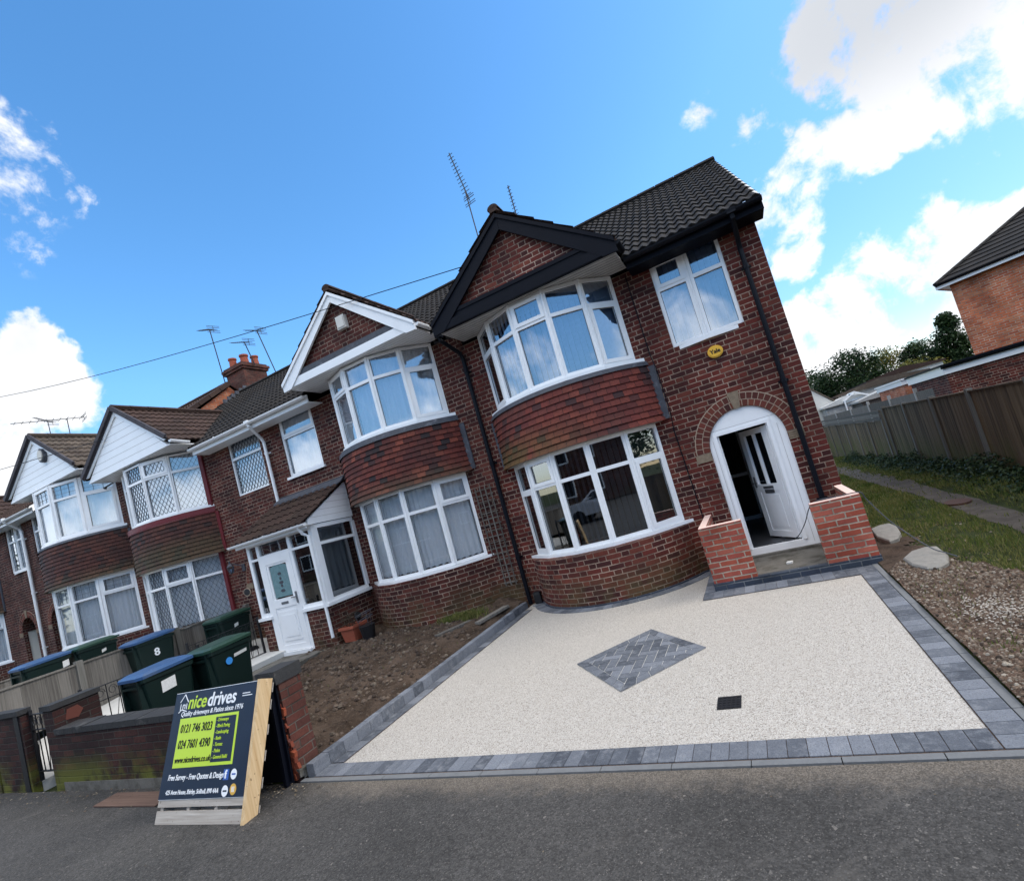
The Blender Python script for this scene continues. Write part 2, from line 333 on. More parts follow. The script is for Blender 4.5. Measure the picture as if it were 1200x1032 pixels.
M['gravelbed']=ground('gravel_bed',(.055,.036,.027),(.13,.085,.062),(.22,.16,.12),5,.03,70)
M['slabs']=plain('pale_paving',(.55,.54,.51),.8,.3,.15,3)
def rndmat(name,cols,rough=.8,tr=0,spec=.25):
    t=NT(name); r=t.rnd(); c=t.ramp(r,[((i+.5)/len(cols),q) for i,q in enumerate(cols)]); b=t.bsdf(c,rough,spec)
    if tr:
        tl=t.n('ShaderNodeBsdfTranslucent'); t.l(c,tl.inputs[0]); m=t.n('ShaderNodeMixShader'); m.inputs[0].default_value=tr
        t.l(b.outputs[0],m.inputs[1]); t.l(tl.outputs[0],m.inputs[2]); t.l(m.outputs[0],t.out.inputs[0])
    return t.m
M['stones']=rndmat('gravel_stones',[(.05,.036,.026),(.11,.072,.050),(.17,.12,.085),(.085,.058,.042),(.24,.19,.145),(.13,.095,.068),(.30,.26,.21)])
M['spill']=rndmat('spilled_grit',[(.34,.30,.25),(.42,.38,.33)])
M['clods']=rndmat('soil_clods',[(.035,.024,.018),(.085,.06,.045),(.06,.042,.032),(.14,.105,.08),(.045,.032,.024),(.10,.07,.05),(.05,.036,.028),(.15,.12,.09)])
M['blades']=rndmat('grass_blades',[(.045,.075,.014),(.085,.12,.022),(.13,.155,.034),(.22,.19,.075),(.065,.10,.018),(.17,.17,.05)],.7,.3)
M['ivy']=rndmat('ivy_leaves',[(.012,.026,.010),(.022,.045,.014),(.035,.060,.020),(.05,.07,.03)],.5,.2)
M['leaf_dark']=rndmat('dark_leaves',[(.012,.028,.012),(.022,.046,.016),(.04,.065,.02)],.6,.25)
M['leaf_mid']=rndmat('mid_green_leaves',[(.025,.05,.014),(.05,.085,.02),(.08,.11,.03)],.6,.3)
M['leaf_gold']=rndmat('yellowing_leaves',[(.10,.10,.02),(.19,.16,.03),(.08,.095,.025)],.6,.3)
M['bark']=plain('bark',(.05,.038,.028),.9,.1,.3,12,bump=.8)
M['litter']=rndmat('fallen_leaf_litter',[(.10,.07,.045),(.20,.16,.11),(.06,.045,.03),(.30,.26,.2)])
M['bin']=plain('dark_green_plastic',(.004,.014,.012),.45,.3,.15,3)
M['bin_lid']=plain('green_plastic_lid',(.014,.045,.030),.38,.5,.15,3)
M['bin_blue']=plain('blue_plastic_lid',(.030,.080,.19),.42,.4,.25,4,dirt=((.10,.12,.15),.52,.5))
M['sticker']=plain('white_sticker',(.7,.7,.68),.6,.3,.2,60)
M['stickerblue']=plain('blue_sticker',(.04,.25,.65),.5,.3,.05)
M['silver']=plain('silver_car_paint',(.45,.46,.48),.25,.6,.03)
M['bluecar']=plain('blue_car_paint',(.05,.12,.25),.25,.6,.03)
M['frosted']=plain('frosted_glass',(.16,.27,.29),.18,.6,.35,14)
# ------------------------------------------------------------------ architectural builders
def arc_pts(c,hw,sag,n,y0=0.0):
    Rr=(hw*hw+sag*sag)/(2*sag); a=math.asin(min(1,hw/Rr))
    if sag>hw: a=PI-a
    return [(c+Rr*math.sin(-a+2*a*i/n), y0-(Rr*math.cos(-a+2*a*i/n)-(Rr-sag))) for i in range(n+1)]
def strip(mb,path,z0,z1,u0=0,mi=0,zs=None,off=0):
    u=u0; P=path
    for i in range(len(P)-1):
        a,b=P[i],P[i+1]; L=math.hypot(b[0]-a[0],b[1]-a[1])
        mb.face([(a[0],a[1],z0),(b[0],b[1],z0),(b[0],b[1],z1),(a[0],a[1],z1)],[(u,z0),(u+L,z0),(u+L,z1),(u,z1)],mi)
        u+=L
def slab(mb,path,z0,z1,mi=0):
    pts=[(p[0],p[1]) for p in path]; mb.prism(pts,'z',z0,z1,mi)
def offset_path(P,d):
    out=[]
    for i,p in enumerate(P):
        a=P[max(i-1,0)];b=P[min(i+1,len(P)-1)]; t=Vector((b[0]-a[0],b[1]-a[1])).normalized()
        out.append((p[0]+t.y*d,p[1]-t.x*d))
    return out
def wall_holes(mb,x0,x1,z0,z1,holes,y=0,reveal=.12,mi=0,flip=1,arches=()):
    xs=sorted({x0,x1,*[h[0] for h in holes],*[h[1] for h in holes]}); zs=sorted({z0,z1,*[h[2] for h in holes],*[h[3] for h in holes]})
    xs=[x for x in xs if x0<=x<=x1]; zs=[z for z in zs if z0<=z<=z1]
    for i in range(len(xs)-1):
        for k in range(len(zs)-1):
            cx=(xs[i]+xs[i+1])/2; cz=(zs[k]+zs[k+1])/2
            if any(h[0]<cx<h[1] and h[2]<cz<h[3] for h in holes): continue
            mb.face([(xs[i],y,zs[k]),(xs[i+1],y,zs[k]),(xs[i+1],y,zs[k+1]),(xs[i],y,zs[k+1])],None,mi)
    for h in holes:
        a,b,c,d=h[:4]; yy=y+reveal*flip
        if len(h)>4 and h[4]=='n': continue
        mb.face([(a,y,c),(a,yy,c),(a,yy,d),(a,y,d)],None,mi); mb.face([(b,y,c),(b,yy,c),(b,yy,d),(b,y,d)],None,mi)
        mb.face([(a,y,c),(b,y,c),(b,yy,c),(a,yy,c)],None,mi)
        if not(len(h)>4 and h[4]=='a'): mb.face([(a,y,d),(b,y,d),(b,yy,d),(a,yy,d)],None,mi)
    for (cx,r,zs_,zt,dep) in arches:      # spandrel fill between arch and rectangle top
        n=20
        for i in range(n):
            a0=PI-PI*i/n; a1=PI-PI*(i+1)/n
            p=(cx+r*math.cos(a0),zs_+r*math.sin(a0)); q=(cx+r*math.cos(a1),zs_+r*math.sin(a1))
            mb.face([(p[0],y,p[1]),(q[0],y,q[1]),(q[0],y,zt),(p[0],y,zt)],None,mi)
            mb.face([(p[0],y,p[1]),(q[0],y,q[1]),(q[0],y+dep,q[1]),(p[0],y+dep,p[1])],None,mi)
def window(house,path,z0,z1,lights=None,tf=.3,fw=.055,mull=.11,depth=.07,casement=(),glassm='glass',lattice=None,topsquare=False,curtain='net',sill=.06,sillout=.05,sub=None,white='white',label=None,notop=(),sillends=.1,square=None,cdist=.14,ctop=None):
    """path: plan polyline, one light per segment. Builds window > glass, sill (+leading) and a curtain part."""
    W=M[white]; fr=MB(); gl=MB(); ld=MB(); zt=z1-(z1-z0)*tf
    N=len(path)-1
    for i in range(N):
        a=Vector((*path[i],0)); b=Vector((*path[i+1],0)); s=(b-a); L=s.length; s.normalize(); n=Vector((s.y,-s.x,0))
        A=Matrix((s,n,Vector((0,0,1)))).transposed().to_4x4(); T=Matrix.Translation(a)@A
        ml=(fw if i==0 else mull/2); mr=(fw if i==N-1 else mull/2)
        fr.box(0,ml,-depth,.0,z0,z1,0,T); fr.box(L-mr,L,-depth,0,z0,z1,0,T)
        fr.box(ml,L-mr,-depth,-.002,z0,z0+fw,0,T); fr.box(ml,L-mr,-depth,-.002,z1-fw,z1,0,T)
        hastop=i not in notop
        if hastop: fr.box(ml,L-mr,-depth,-.003,zt-.03,zt+.03,0,T)
        if N>1 and i>0: fr.tube([(a+n*.004)+Vector((0,0,z0)),(a+n*.004)+Vector((0,0,z1))],.02,6)
        ops=[('b',z0+fw,(zt-.03) if hastop else z1-fw)]
        if hastop: ops.append(('t',zt+.03,z1-fw))
        for nm,c,d in ops:
            l,r=ml,L-mr; y=-.045
            if (i,nm) in casement:
                q=.048
                fr.box(l-.012,l+q,-.05,.014,c-.012,d+.012,0,T); fr.box(r-q,r+.012,-.05,.014,c-.012,d+.012,0,T)
                fr.box(l+q,r-q,-.05,.013,c-.012,c+q,0,T); fr.box(l+q,r-q,-.05,.013,d-q,d+.012,0,T); l+=q;r-=q;c+=q;d-=q
                y=-.02
            gl.face([T@Vector((l,y,c)),T@Vector((r,y,c)),T@Vector((r,y,d)),T@Vector((l,y,d))])
            # black gasket
            g=.006
            for (x0,x1,c0,c1) in ((l,l+g,c,d),(r-g,r,c,d),(l+g,r-g,c,c+g),(l+g,r-g,d-g,d)): fr.box(x0,x1,y-.002,y+.004,c0,c1,1,T)
            if lattice:
                st=lattice; H=d-c; Wd=r-l; k=1.55
                nn=int((Wd*k+H)/st/k)+2
                for j in range(-nn,nn):
                    for sg in (1,-1):
                        # line z = c + sg*k*(x-x0)
                        x0=j*st*1.0+(0 if sg==1 else 0)
                        pts=[]
                        for xx in (0,Wd):
                            zz=sg*k*(xx-x0)
                            if 0<=zz<=H: pts.append((xx,zz))
                        for zz in (0,H):
                            xx=x0+sg*zz/k
                            if 0<xx<Wd: pts.append((xx,zz))
                        if len(pts)>=2:
                            p,q2=pts[0],pts[1]; ld.bar(T@Vector((l+p[0],y+.005,c+p[1])),T@Vector((l+q2[0],y+.005,c+q2[1])),.010,.005)
            if square and (square=='all' or nm=='t'):
                nx=3; nz=3 if nm=='t' else 6
                for j in range(1,nx): ld.bar(T@Vector((l+(r-l)*j/nx,y+.005,c)),T@Vector((l+(r-l)*j/nx,y+.005,d)),.010,.005)
                for j in range(1,nz): ld.bar(T@Vector((l,y+.005,c+(d-c)*j/nz)),T@Vector((r,y+.005,c+(d-c)*j/nz)),.010,.005)
    w=fr.build('window',[W,M['pipe']],house)
    if label: w['label']=label
    gl.build('glass',M[glassm],w)
    if lattice or square: ld.build('leading',M['leadcame'],w)
    if sill:
        sl=MB(); P=list(path)
        d=Vector((P[1][0]-P[0][0],P[1][1]-P[0][1])).normalized(); e=Vector((P[-1][0]-P[-2][0],P[-1][1]-P[-2][1])).normalized()
        if N==1: P=[(P[0][0]-d.x*.05,P[0][1]-d.y*.05),(P[1][0]+d.x*.05,P[1][1]+d.y*.05)]
        o=offset_path(P,sillout); inn=offset_path(P,-.10)
        if N>1: o[0]=(o[0][0]-sillends,P[0][1]); o[-1]=(o[-1][0]+sillends,P[-1][1])
        for i in range(len(P)-1):
            a,b,c2,d2=o[i],o[i+1],inn[i+1],inn[i]
            sl.face([(*a,z0-.004),(*b,z0-.004),(*c2,z0-.004),(*d2,z0-.004)]); sl.face([(*a,z0-sill),(*b,z0-sill),(*c2,z0-sill),(*d2,z0-sill)])
            sl.face([(*a,z0-sill),(*b,z0-sill),(*b,z0-.004),(*a,z0-.004)])
        for k in (0,-1): sl.face([(*o[k],z0-sill),(*inn[k],z0-sill),(*inn[k],z0-.004),(*o[k],z0-.004)])
        sl.build('sill',W,w)
    if curtain:
        cb=MB(); P=offset_path(path,-cdist); zt2=z1-.02
        for i in range(N):
            a=Vector((*P[i],0)); b=Vector((*P[i+1],0)); s=(b-a);L=s.length; s.normalize(); n=Vector((s.y,-s.x,0))
            if curtain=='vertical' or curtain=='vertdark':
                k=max(1,int(L/.089))
                for j in range(k):
                    c=a+s*(L*(j+.5)/k); ang=.35 if curtain=='vertical' else .8+random.uniform(-.1,.1); dd=s*math.cos(ang)+n*math.sin(ang)
                    p,q=c-dd*.047,c+dd*.047; cb.face([(p.x,p.y,z0+.05),(q.x,q.y,z0+.05),(q.x,q.y,zt2),(p.x,p.y,zt2)])
            elif curtain=='drawn':
                for (lo,hi) in ((0,.22),(.78,1)):
                    k=10
                    for j in range(k):
                        def q(jj): 
                            tt=lo+(hi-lo)*jj/k; return a+s*(L*tt)+n*(.02*math.sin(jj*2.2))
                        p,r=q(j),q(j+1); cb.face([(p.x,p.y,z0),(r.x,r.y,z0),(r.x,r.y,zt2),(p.x,p.y,zt2)])
            else:
                k=int(L/.022)+1; ph=random.random()*6
                def q(jj):
                    x=L*jj/k; return a+s*x+n*(.022*math.sin(x*62+ph+math.sin(x*9)*2)+.008*math.sin(x*23+ph))
                for j in range(k):
                    p,r=q(j),q(j+1); hem=.05+(.025*abs(math.sin(j*.55)) if curtain=='net' else 0)
                    cb.face([(p.x,p.y,z0+hem),(r.x,r.y,z0+hem),(r.x,r.y,zt2),(p.x,p.y,zt2)])
        cb.build('curtain',M[{'net':'net','vertical':'blind','vertdark':'blind_dk','drawn':'net'}[curtain]],house,smooth=(curtain in('net','drawn')))
    return w
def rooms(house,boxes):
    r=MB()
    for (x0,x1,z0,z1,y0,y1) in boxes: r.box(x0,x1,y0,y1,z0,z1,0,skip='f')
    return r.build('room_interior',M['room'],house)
def tile_roof(mb,O,U,V,nu,nv,gauge=.33,wave=.15,amp=.018,keep=None,step=.03,sub=5):
    """rows of interlocking tiles with a real wave and a step at every course. O origin at eave, U along, V up the slope"""
    O=Vector(O);U=Vector(U).normalized();V=Vector(V).normalized();Nn=U.cross(V)
    if Nn.z<0: Nn=-Nn
    rows=max(1,round(nv/gauge)); g=nv/rows; cols=max(1,int(nu/wave*sub)); du=nu/cols
    def prof(u):
        x=(u/wave)%1.0
        return amp*(math.cos(2*PI*x)) if x<.5 else amp*(math.cos(2*PI*x))
    for r in range(rows):
        for c in range(cols):
            u0,u1=c*du,(c+1)*du; cen=O+U*((u0+u1)/2)+V*(r+.5)*g
            if keep and not keep(cen): continue
            h0,h1=prof(u0),prof(u1); tid=int((u0+1e-6)/wave/2); random.seed(tid*131+r*17+int(abs(O.x)*10)); rn=random.random()
            a=O+U*u0+V*(r*g-.02)+Nn*(step+h0); b=O+U*u1+V*(r*g-.02)+Nn*(step+h1)
            c2=O+U*u1+V*((r+1)*g)+Nn*(.002+h1); d=O+U*u0+V*((r+1)*g)+Nn*(.002+h0)
            mb.face([a,b,c2,d],None,0,rn)
            e=O+U*u0+V*(r*g-.02)+Nn*(h0-.01); f=O+U*u1+V*(r*g-.02)+Nn*(h1-.01)
            mb.face([e,f,b,a],None,0,rn)
    random.seed(99)
def ridge_tiles(mb,a,b,r=.11,seg=.45,mi=0):
    a=Vector(a);b=Vector(b);d=b-a;n=max(1,int(d.length/seg)); 
    side=d.normalized().cross(Vector((0,0,1))).normalized(); up=side.cross(d.normalized()); mb.bar(a-up*.03,b-up*.03,r*1.5,r*.8,mi)
    for i in range(n):
        p=a+d*(i/n);q=a+d*((i+.97)/n); rn=random.random(); k=8
        for j in range(k):
            t0=PI*j/k;t1=PI*(j+1)/k
            f=lambda P,t,rr:P+side*math.cos(t)*rr+up*(math.sin(t)*rr*.8-.02)
            mb.face([f(p,t0,r),f(p,t1,r),f(q,t1,r*.96),f(q,t0,r*.96)],None,mi,rn)
        mb.face([f(p,PI*j/k,r) for j in range(k+1)],None,mi,rn); mb.face([f(q,PI*j/k,r*.96) for j in range(k+1)],None,mi,rn)
def gutter(mb,a,b,r=.055,mi=0):
    a=Vector(a);b=Vector(b);d=(b-a).normalized();side=d.cross(Vector((0,0,1))).normalized();up=Vector((0,0,1));k=8
    for rr in (r,r-.006):
        for j in range(k):
            t0=PI+PI*j/k;t1=PI+PI*(j+1)/k
            f=lambda P,t:P+side*math.cos(t)*rr+up*math.sin(t)*rr
            mb.face([f(a,t0),f(a,t1),f(b,t1),f(b,t0)],None,mi,.5)
    mb.face([a+side*math.cos(PI+PI*j/k)*r+up*math.sin(PI+PI*j/k)*r for j in range(k+1)],None,mi,.5)
    mb.face([b+side*math.cos(PI+PI*j/k)*r+up*math.sin(PI+PI*j/k)*r for j in range(k+1)],None,mi,.5)
    n=int((b-a).length/1.0)
    for i in range(1,n):
        p=a+(b-a)*i/n; mb.bar(p-d*.02+up*-.0,p+d*.02+up*-.0,r*2.2,.02,mi)
def bow(c,hw=1.345,sag=.73):
    P=arc_pts(c,hw,sag,5); return P
ROOFS=2.95/4.3       # main roof slope
def main_roof(h,x0,x1,ze,mat,yr=3.9,skip=None,amp=.018,verge_r=False):
    mb=MB(); ye=-.43; zr=ze+ROOFS*(yr-ye); V=Vector((0,yr-ye,zr-ze)); 
    tile_roof(mb,(x0,ye,ze),(1,0,0),V,x1-x0,V.length,.36,.15,amp,skip)
    tile_roof(mb,(x0,2*yr-ye,ze),(1,0,0),(0,-(yr-ye),zr-ze),x1-x0,V.length,.72,.6,.0)
    ridge_tiles(mb,(x0,yr,zr+.03),(x1,yr,zr+.03))
    return mb.build('roof',mat,h,smooth=False),zr
def gable_roof(h,c,hw,ze,za,zmain,mat,yf=-.93,amp=.015,verge='ridge',name='gable_roof',kick=.0):
    """small roof over a bay: ridge along y, running back into the main roof plane"""
    mb=MB(); sl=(za-ze)/hw
    yb=-.43+(za-zmain)/ROOFS+.2
    keepf=lambda p:(p.z>zmain+ROOFS*(p.y+.43)-.03) or p.y<-.43
    for sg in (1,-1):
        O=(c+sg*(hw+.03),yf,ze-.03*sl+.0); 
        tile_roof(mb,O,(0,1,0),(-sg*hw,0,za-ze),yb-yf,math.hypot(hw,za-ze),.33,.15,amp,keepf)
    ridge_tiles(mb,(c,yf,za+.05),(c,yb-.2,za+.05),.10,.4)
    if verge:
        for sg in (1,-1):
            n=6
            for i in range(n):
                a=Vector((c+sg*(hw+.05)*(1-i/n),yf-.015,ze+(za-ze)*i/n+.03)); b=Vector((c+sg*(hw+.05)*(1-(i+.98)/n),yf-.015,ze+(za-ze)*(i+.98)/n+.03))
                mb.bar(a,b,.05,.11,1)
    return mb.build(name,[mat,M['ridge']] if verge else [mat],h)
# ------------------------------------------------------------------ world, camera, sun
cam=bpy.data.cameras.new('camera'); co=bpy.data.objects.new('camera',cam); COL.objects.link(co); scene.camera=co
cr=Vector((.87779894,.39312873,-.27371304)); cu=Vector((.28180078,.03827447,.95870923)); cf=Vector((-.38737236,.91868649,.0771867))
co.matrix_world=Matrix.Translation((-1.0093,-8.1675,1.8966))@Matrix((cr,cu,-cf)).transposed().to_4x4()
cam.sensor_width=36; cam.lens=574.776/1200*36; cam.shift_x=-(628.486-600)/1200; cam.shift_y=(533.814-516)/1200
cam.clip_start=.05; cam.clip_end=3000
SUN_EL=R_(44); sd=Vector((.94,.34,0)).normalized()*math.cos(SUN_EL)+Vector((0,0,math.sin(SUN_EL)))
sun=bpy.data.lights.new('sun','SUN'); so=bpy.data.objects.new('sun',sun); COL.objects.link(so)
sun.energy=.55; sun.angle=R_(22); sun.color=(1,.93,.82); so.rotation_euler=sd.to_track_quat('Z','Y').to_euler()
w=bpy.data.worlds.new('World'); scene.world=w; w.use_nodes=True; nt=w.node_tree; nt.nodes.clear()
class WT(NT):
    def __init__(s,t): s.t=t
t=WT(nt)
sky=t.n('ShaderNodeTexSky',sky_type='NISHITA'); sky.sun_disc=False; sky.sun_elevation=SUN_EL
sky.sun_rotation=math.atan2(sd.x,sd.y); sky.air_density=1.0; sky.dust_density=.5; sky.ozone_density=2.5; sky.altitude=50
gen=t.n('ShaderNodeTexCoord').outputs['Generated']
nrm=t.n('ShaderNodeVectorMath',operation='NORMALIZE'); t.l(gen,nrm.inputs[0]); D=nrm.outputs[0]
wn=t.noise(D,5,5,.6,True); wv=t.n('ShaderNodeVectorMath',operation='MULTIPLY_ADD'); t.l(wn,wv.inputs[0]); wv.inputs[1].default_value=(.16,.16,.16); wv.inputs[2].default_value=(-.08,-.08,-.08)
wa=t.n('ShaderNodeVectorMath',operation='ADD'); t.l(D,wa.inputs[0]); t.l(wv.outputs[0],wa.inputs[1]); wq=t.n('ShaderNodeVectorMath',operation='NORMALIZE'); t.l(wa.outputs[0],wq.inputs[0]); DW=wq.outputs[0]
def blob(d,r0,r1,sq=1):
    r1=r1*1.25
    v=t.n('ShaderNodeVectorMath',operation='DOT_PRODUCT'); t.l(DW,v.inputs[0]); v.inputs[1].default_value=Vector(d).normalized()
    return t.rng(v.outputs['Value'],math.cos(R_(r1)),math.cos(R_(r0)))
A_=[((.289,.816,.501),0,5),((.345,.826,.455),1,6),((.417,.837,.37),1,5.5),((.324,.874,.361),0,3.0),((.42,.79,.44),2,8),((.47,.82,.32),0,5),
   ((.23,.903,.366),.5,4.2),((.27,.895,.36),0,3.2),((.155,.928,.339),.5,4.4),((.164,.943,.285),.5,3.4),((.20,.915,.345),.5,3.6),
   ((.13,.98,.12),2,5),((.17,.975,.11),2,6),((.22,.965,.12),2,6),((.268,.955,.13),2,6.5),((.31,.94,.13),2,6),((.347,.922,.155),1,5),((.40,.905,.14),2,6),((.33,.94,.05),3,8),((.20,.98,.03),3,8),((.45,.88,.10),2,7),
   ((-.855,.355,.379),0,3),((-.90,.325,.30),.5,5),((-.93,.33,.25),1,5),((-.862,.379,.33),.5,3.6),((-.91,.34,.20),1,5)]
W_=[((-.715,.335,.605),0,4.2),((-.735,.365,.570),0,3.4),((-.79,.325,.52),0,3.6),((-.70,.35,.63),0,2.6),((.095,.849,.52),0,1.9),((.17,.88,.45),0,2.0),((.40,.877,.265),0,2.6)]
B=A_+W_
m=None
WISP={i:v for i,v in zip(range(len(A_),len(B)),(.42,.40,.42,.36,.30,.36,.45))}
for bi,b in enumerate(B):
    q=blob(*b)
    if bi in WISP: q=t.math('MULTIPLY',q,WISP[bi])
    m=q if m is None else t.math('MAXIMUM',m,q)
n1=t.noise(D,6,10,.60,dist=.35); n2=t.noise(D,26,8,.65,dist=.3)
nn=t.math('ADD',t.math('MULTIPLY',n1,.75),t.math('MULTIPLY',n2,.25))
dens=t.math('ADD',t.math('MULTIPLY',m,.68),t.math('MULTIPLY',t.math('SUBTRACT',nn,.5),3.0))
dens=t.math('MULTIPLY',t.rng(dens,.27,.62),t.rng(m,.02,.25))
# unseen broken cloud overhead and behind the viewer, added to brighten the house fronts
z=t.xyz(D)[2]; yb=t.xyz(D)[1]
gen2=t.rng(t.math('ADD',t.noise(D,2.6,8,.6,dist=.3),t.math('ADD',t.math('MULTIPLY',z,.34),-.16)),.56,.70)
out=t.math('MAXIMUM',t.rng(z,.82,.90),t.rng(yb,.12,-.12)); gen2=t.math('MAXIMUM',gen2,t.math('MULTIPLY',t.rng(t.math('ADD',z,t.math('MULTIPLY',t.math('SUBTRACT',n1,.5),.5)),.50,.62),.95))
dens2=t.math('MULTIPLY',gen2,out); 
band=t.math('MULTIPLY',t.math('MULTIPLY',t.rng(z,-.02,.10),t.rng(t.math('ADD',z,t.math('MULTIPLY',t.math('SUBTRACT',n1,.5),.6)),.24,.12)),t.rng(yb,.1,-.3)); dens2=t.math('MAXIMUM',dens2,t.math('MULTIPLY',band,.7))
dens=t.math('MAXIMUM',dens,dens2)
core=t.math('ADD',t.rng(t.noise(D,3.2,5,.6),.45,.66),0); core=t.math('MULTIPLY',core,t.rng(m,.65,1.0,.25,1))
hi=blob((.33,.79,.53),0,13); core=t.math('MULTIPLY',t.math('ADD',core,hi,clamp=True),t.rng(z,.35,.5,.35,1))
SK=.10
cw=t.mix(core,(1.02,1.03,1.06),(.62,.65,.70))
skc=t.n('ShaderNodeVectorMath',operation='SCALE'); t.l(sky.outputs[0],skc.inputs[0]); skc.inputs['Scale'].default_value=1.0
hs=t.n('ShaderNodeHueSaturation'); hs.inputs['Hue'].default_value=.496; hs.inputs['Saturation'].default_value=1.24; hs.inputs['Value'].default_value=.78; t.l(skc.outputs[0],hs.inputs['Color'])
cs=t.n('ShaderNodeVectorMath',operation='SCALE'); t.l(cw,cs.inputs[0]); cs.inputs['Scale'].default_value=2.8
mxx=t.math('MAXIMUM',t.xyz(hs.outputs[0])[2],t.xyz(hs.outputs[0])[0]); sc_=t.math('DIVIDE',1,t.math('MULTIPLY_ADD',t.math('MAXIMUM',t.math('SUBTRACT',mxx,3.2),0),.22,1))
hs2=t.n('ShaderNodeVectorMath',operation='SCALE'); t.l(hs.outputs[0],hs2.inputs[0]); t.l(sc_,hs2.inputs['Scale'])
cs2=t.n('ShaderNodeVectorMath',operation='SCALE'); t.l(cs.outputs[0],cs2.inputs[0]); t.l(t.rng(yb,.12,-.25,1,2.3),cs2.inputs['Scale'])  # cloud behind the viewer boosted to lift the light on the facades
fin=t.mix(dens,hs2.outputs[0],cs2.outputs[0])
bg=t.n('ShaderNodeBackground'); t.l(fin,bg.inputs[0]); bg.inputs[1].default_value=SK
wo=t.n('ShaderNodeOutputWorld'); t.l(bg.outputs[0],wo.inputs[0])
scene.view_settings.view_transform='Standard'; scene.view_settings.look='None'; scene.view_settings.exposure=2.05; scene.view_settings.gamma=1
# ------------------------------------------------------------------ lettering
def lettering(name,s,size,mat,parent,T,shear=0,bold=0,xs=1,align='LEFT',ext=.0015,space=1):
    cu_=bpy.data.curves.new(name,'FONT'); cu_.body=s; cu_.size=size; cu_.shear=shear; cu_.offset=0; cu_.extrude=ext; cu_.align_x=align; cu_.space_character=space; cu_.resolution_u=3
    o=bpy.data.objects.new('tmp',cu_); COL.objects.link(o); bpy.context.view_layer.update()
    me=bpy.data.meshes.new_from_object(o.evaluated_get(bpy.context.evaluated_depsgraph_get()))
    bpy.data.objects.remove(o); me.name=name
    if bold:                               # heavier strokes: several copies a hair apart
        V0=[tuple(v.co) for v in me.vertices]; F0=[tuple(p_.vertices) for p_ in me.polygons]; VV=[];FF=[]
        for k,(dx,dy) in enumerate(((-1,0),(1,0),(0,.8),(0,-.8),(0,0))):
            o_=len(VV); VV+=[(a+dx*bold,b+dy*bold,c+k*.00012) for a,b,c in V0]; FF+=[tuple(i+o_ for i in f_) for f_ in F0]
        me.clear_geometry(); me.from_pydata(VV,[],FF)
    me.transform(T@Matrix.Diagonal((xs,1,1,1))); me.materials.clear(); me.materials.append(mat)
    ob=bpy.data.objects.new(name,me); COL.objects.link(ob); 
    if parent is not None: ob.parent=parent; ob.matrix_parent_inverse=wm(parent).inverted()
    return ob
def frame_T(o,x,n):            # text plane: origin, x direction, outward normal
    x=Vector(x).normalized(); n=Vector(n).normalized(); y=n.cross(x)
    return Matrix.Translation(o)@Matrix((x,y,n)).transposed().to_4x4()
# ------------------------------------------------------------------ bay and gable builders
def hung(h,c,hw,sag,z0,z1,mat,top=None,gauge=.1,sides=True):
    P=arc_pts(c,hw,sag,26); n=max(1,round((z1-z0)/gauge)); g=(z1-z0)/n; mb=MB()
    for k in range(n):
        fl=.03+(.03 if k==0 else 0)+(.012 if k==1 else 0)
        a=offset_path(P,fl+.012); b=offset_path(P,.018); m_=offset_path(P,.0); u=0; zz=z0+k*g
        for i in range(len(P)-1):
            L=math.hypot(P[i+1][0]-P[i][0],P[i+1][1]-P[i][1]); v0=k*gauge+.002; v1=(k+1)*gauge-.002
            mb.face([(*a[i],zz-.012),(*a[i+1],zz-.012),(*b[i+1],zz+g),(*b[i],zz+g)],[(u,v0),(u+L,v0),(u+L,v1),(u,v1)])
            mb.face([(*m_[i],zz-.012),(*m_[i+1],zz-.012),(*a[i+1],zz-.012),(*a[i],zz-.012)],[(u,v0)]*4); u+=L
    o=mb.build('hung_tiles',mat,h)
    if top:
        q=MB(); a=offset_path(P,.05); b=offset_path(P,.025)
        for i in range(len(P)-1):
            q.face([(*a[i],z1-.005),(*a[i+1],z1-.005),(*b[i+1],z1+top[0]),(*b[i],z1+top[0])])
            q.face([(*b[i],z1+top[0]),(*b[i+1],z1+top[0]),(P[i+1][0],P[i+1][1]+.15,z1+top[0]),(P[i][0],P[i][1]+.15,z1+top[0])])
        q.build('top_flashing',top[1],h)
    if sides:
        for sg in (-1,1):
            q=MB(); x=c+sg*(hw+.02)
            nst=int((z1-z0)/.1)
            for j in range(nst):
                zz=z0+j*.1
                q.box(x-.035,x+(.10 if sg>0 else .04),-.03-.002*(j%2),-.004,zz+.0,zz+.101,0)
            q.build('side_flashing',sides if sides is not True else M['lead'],h)
    return o
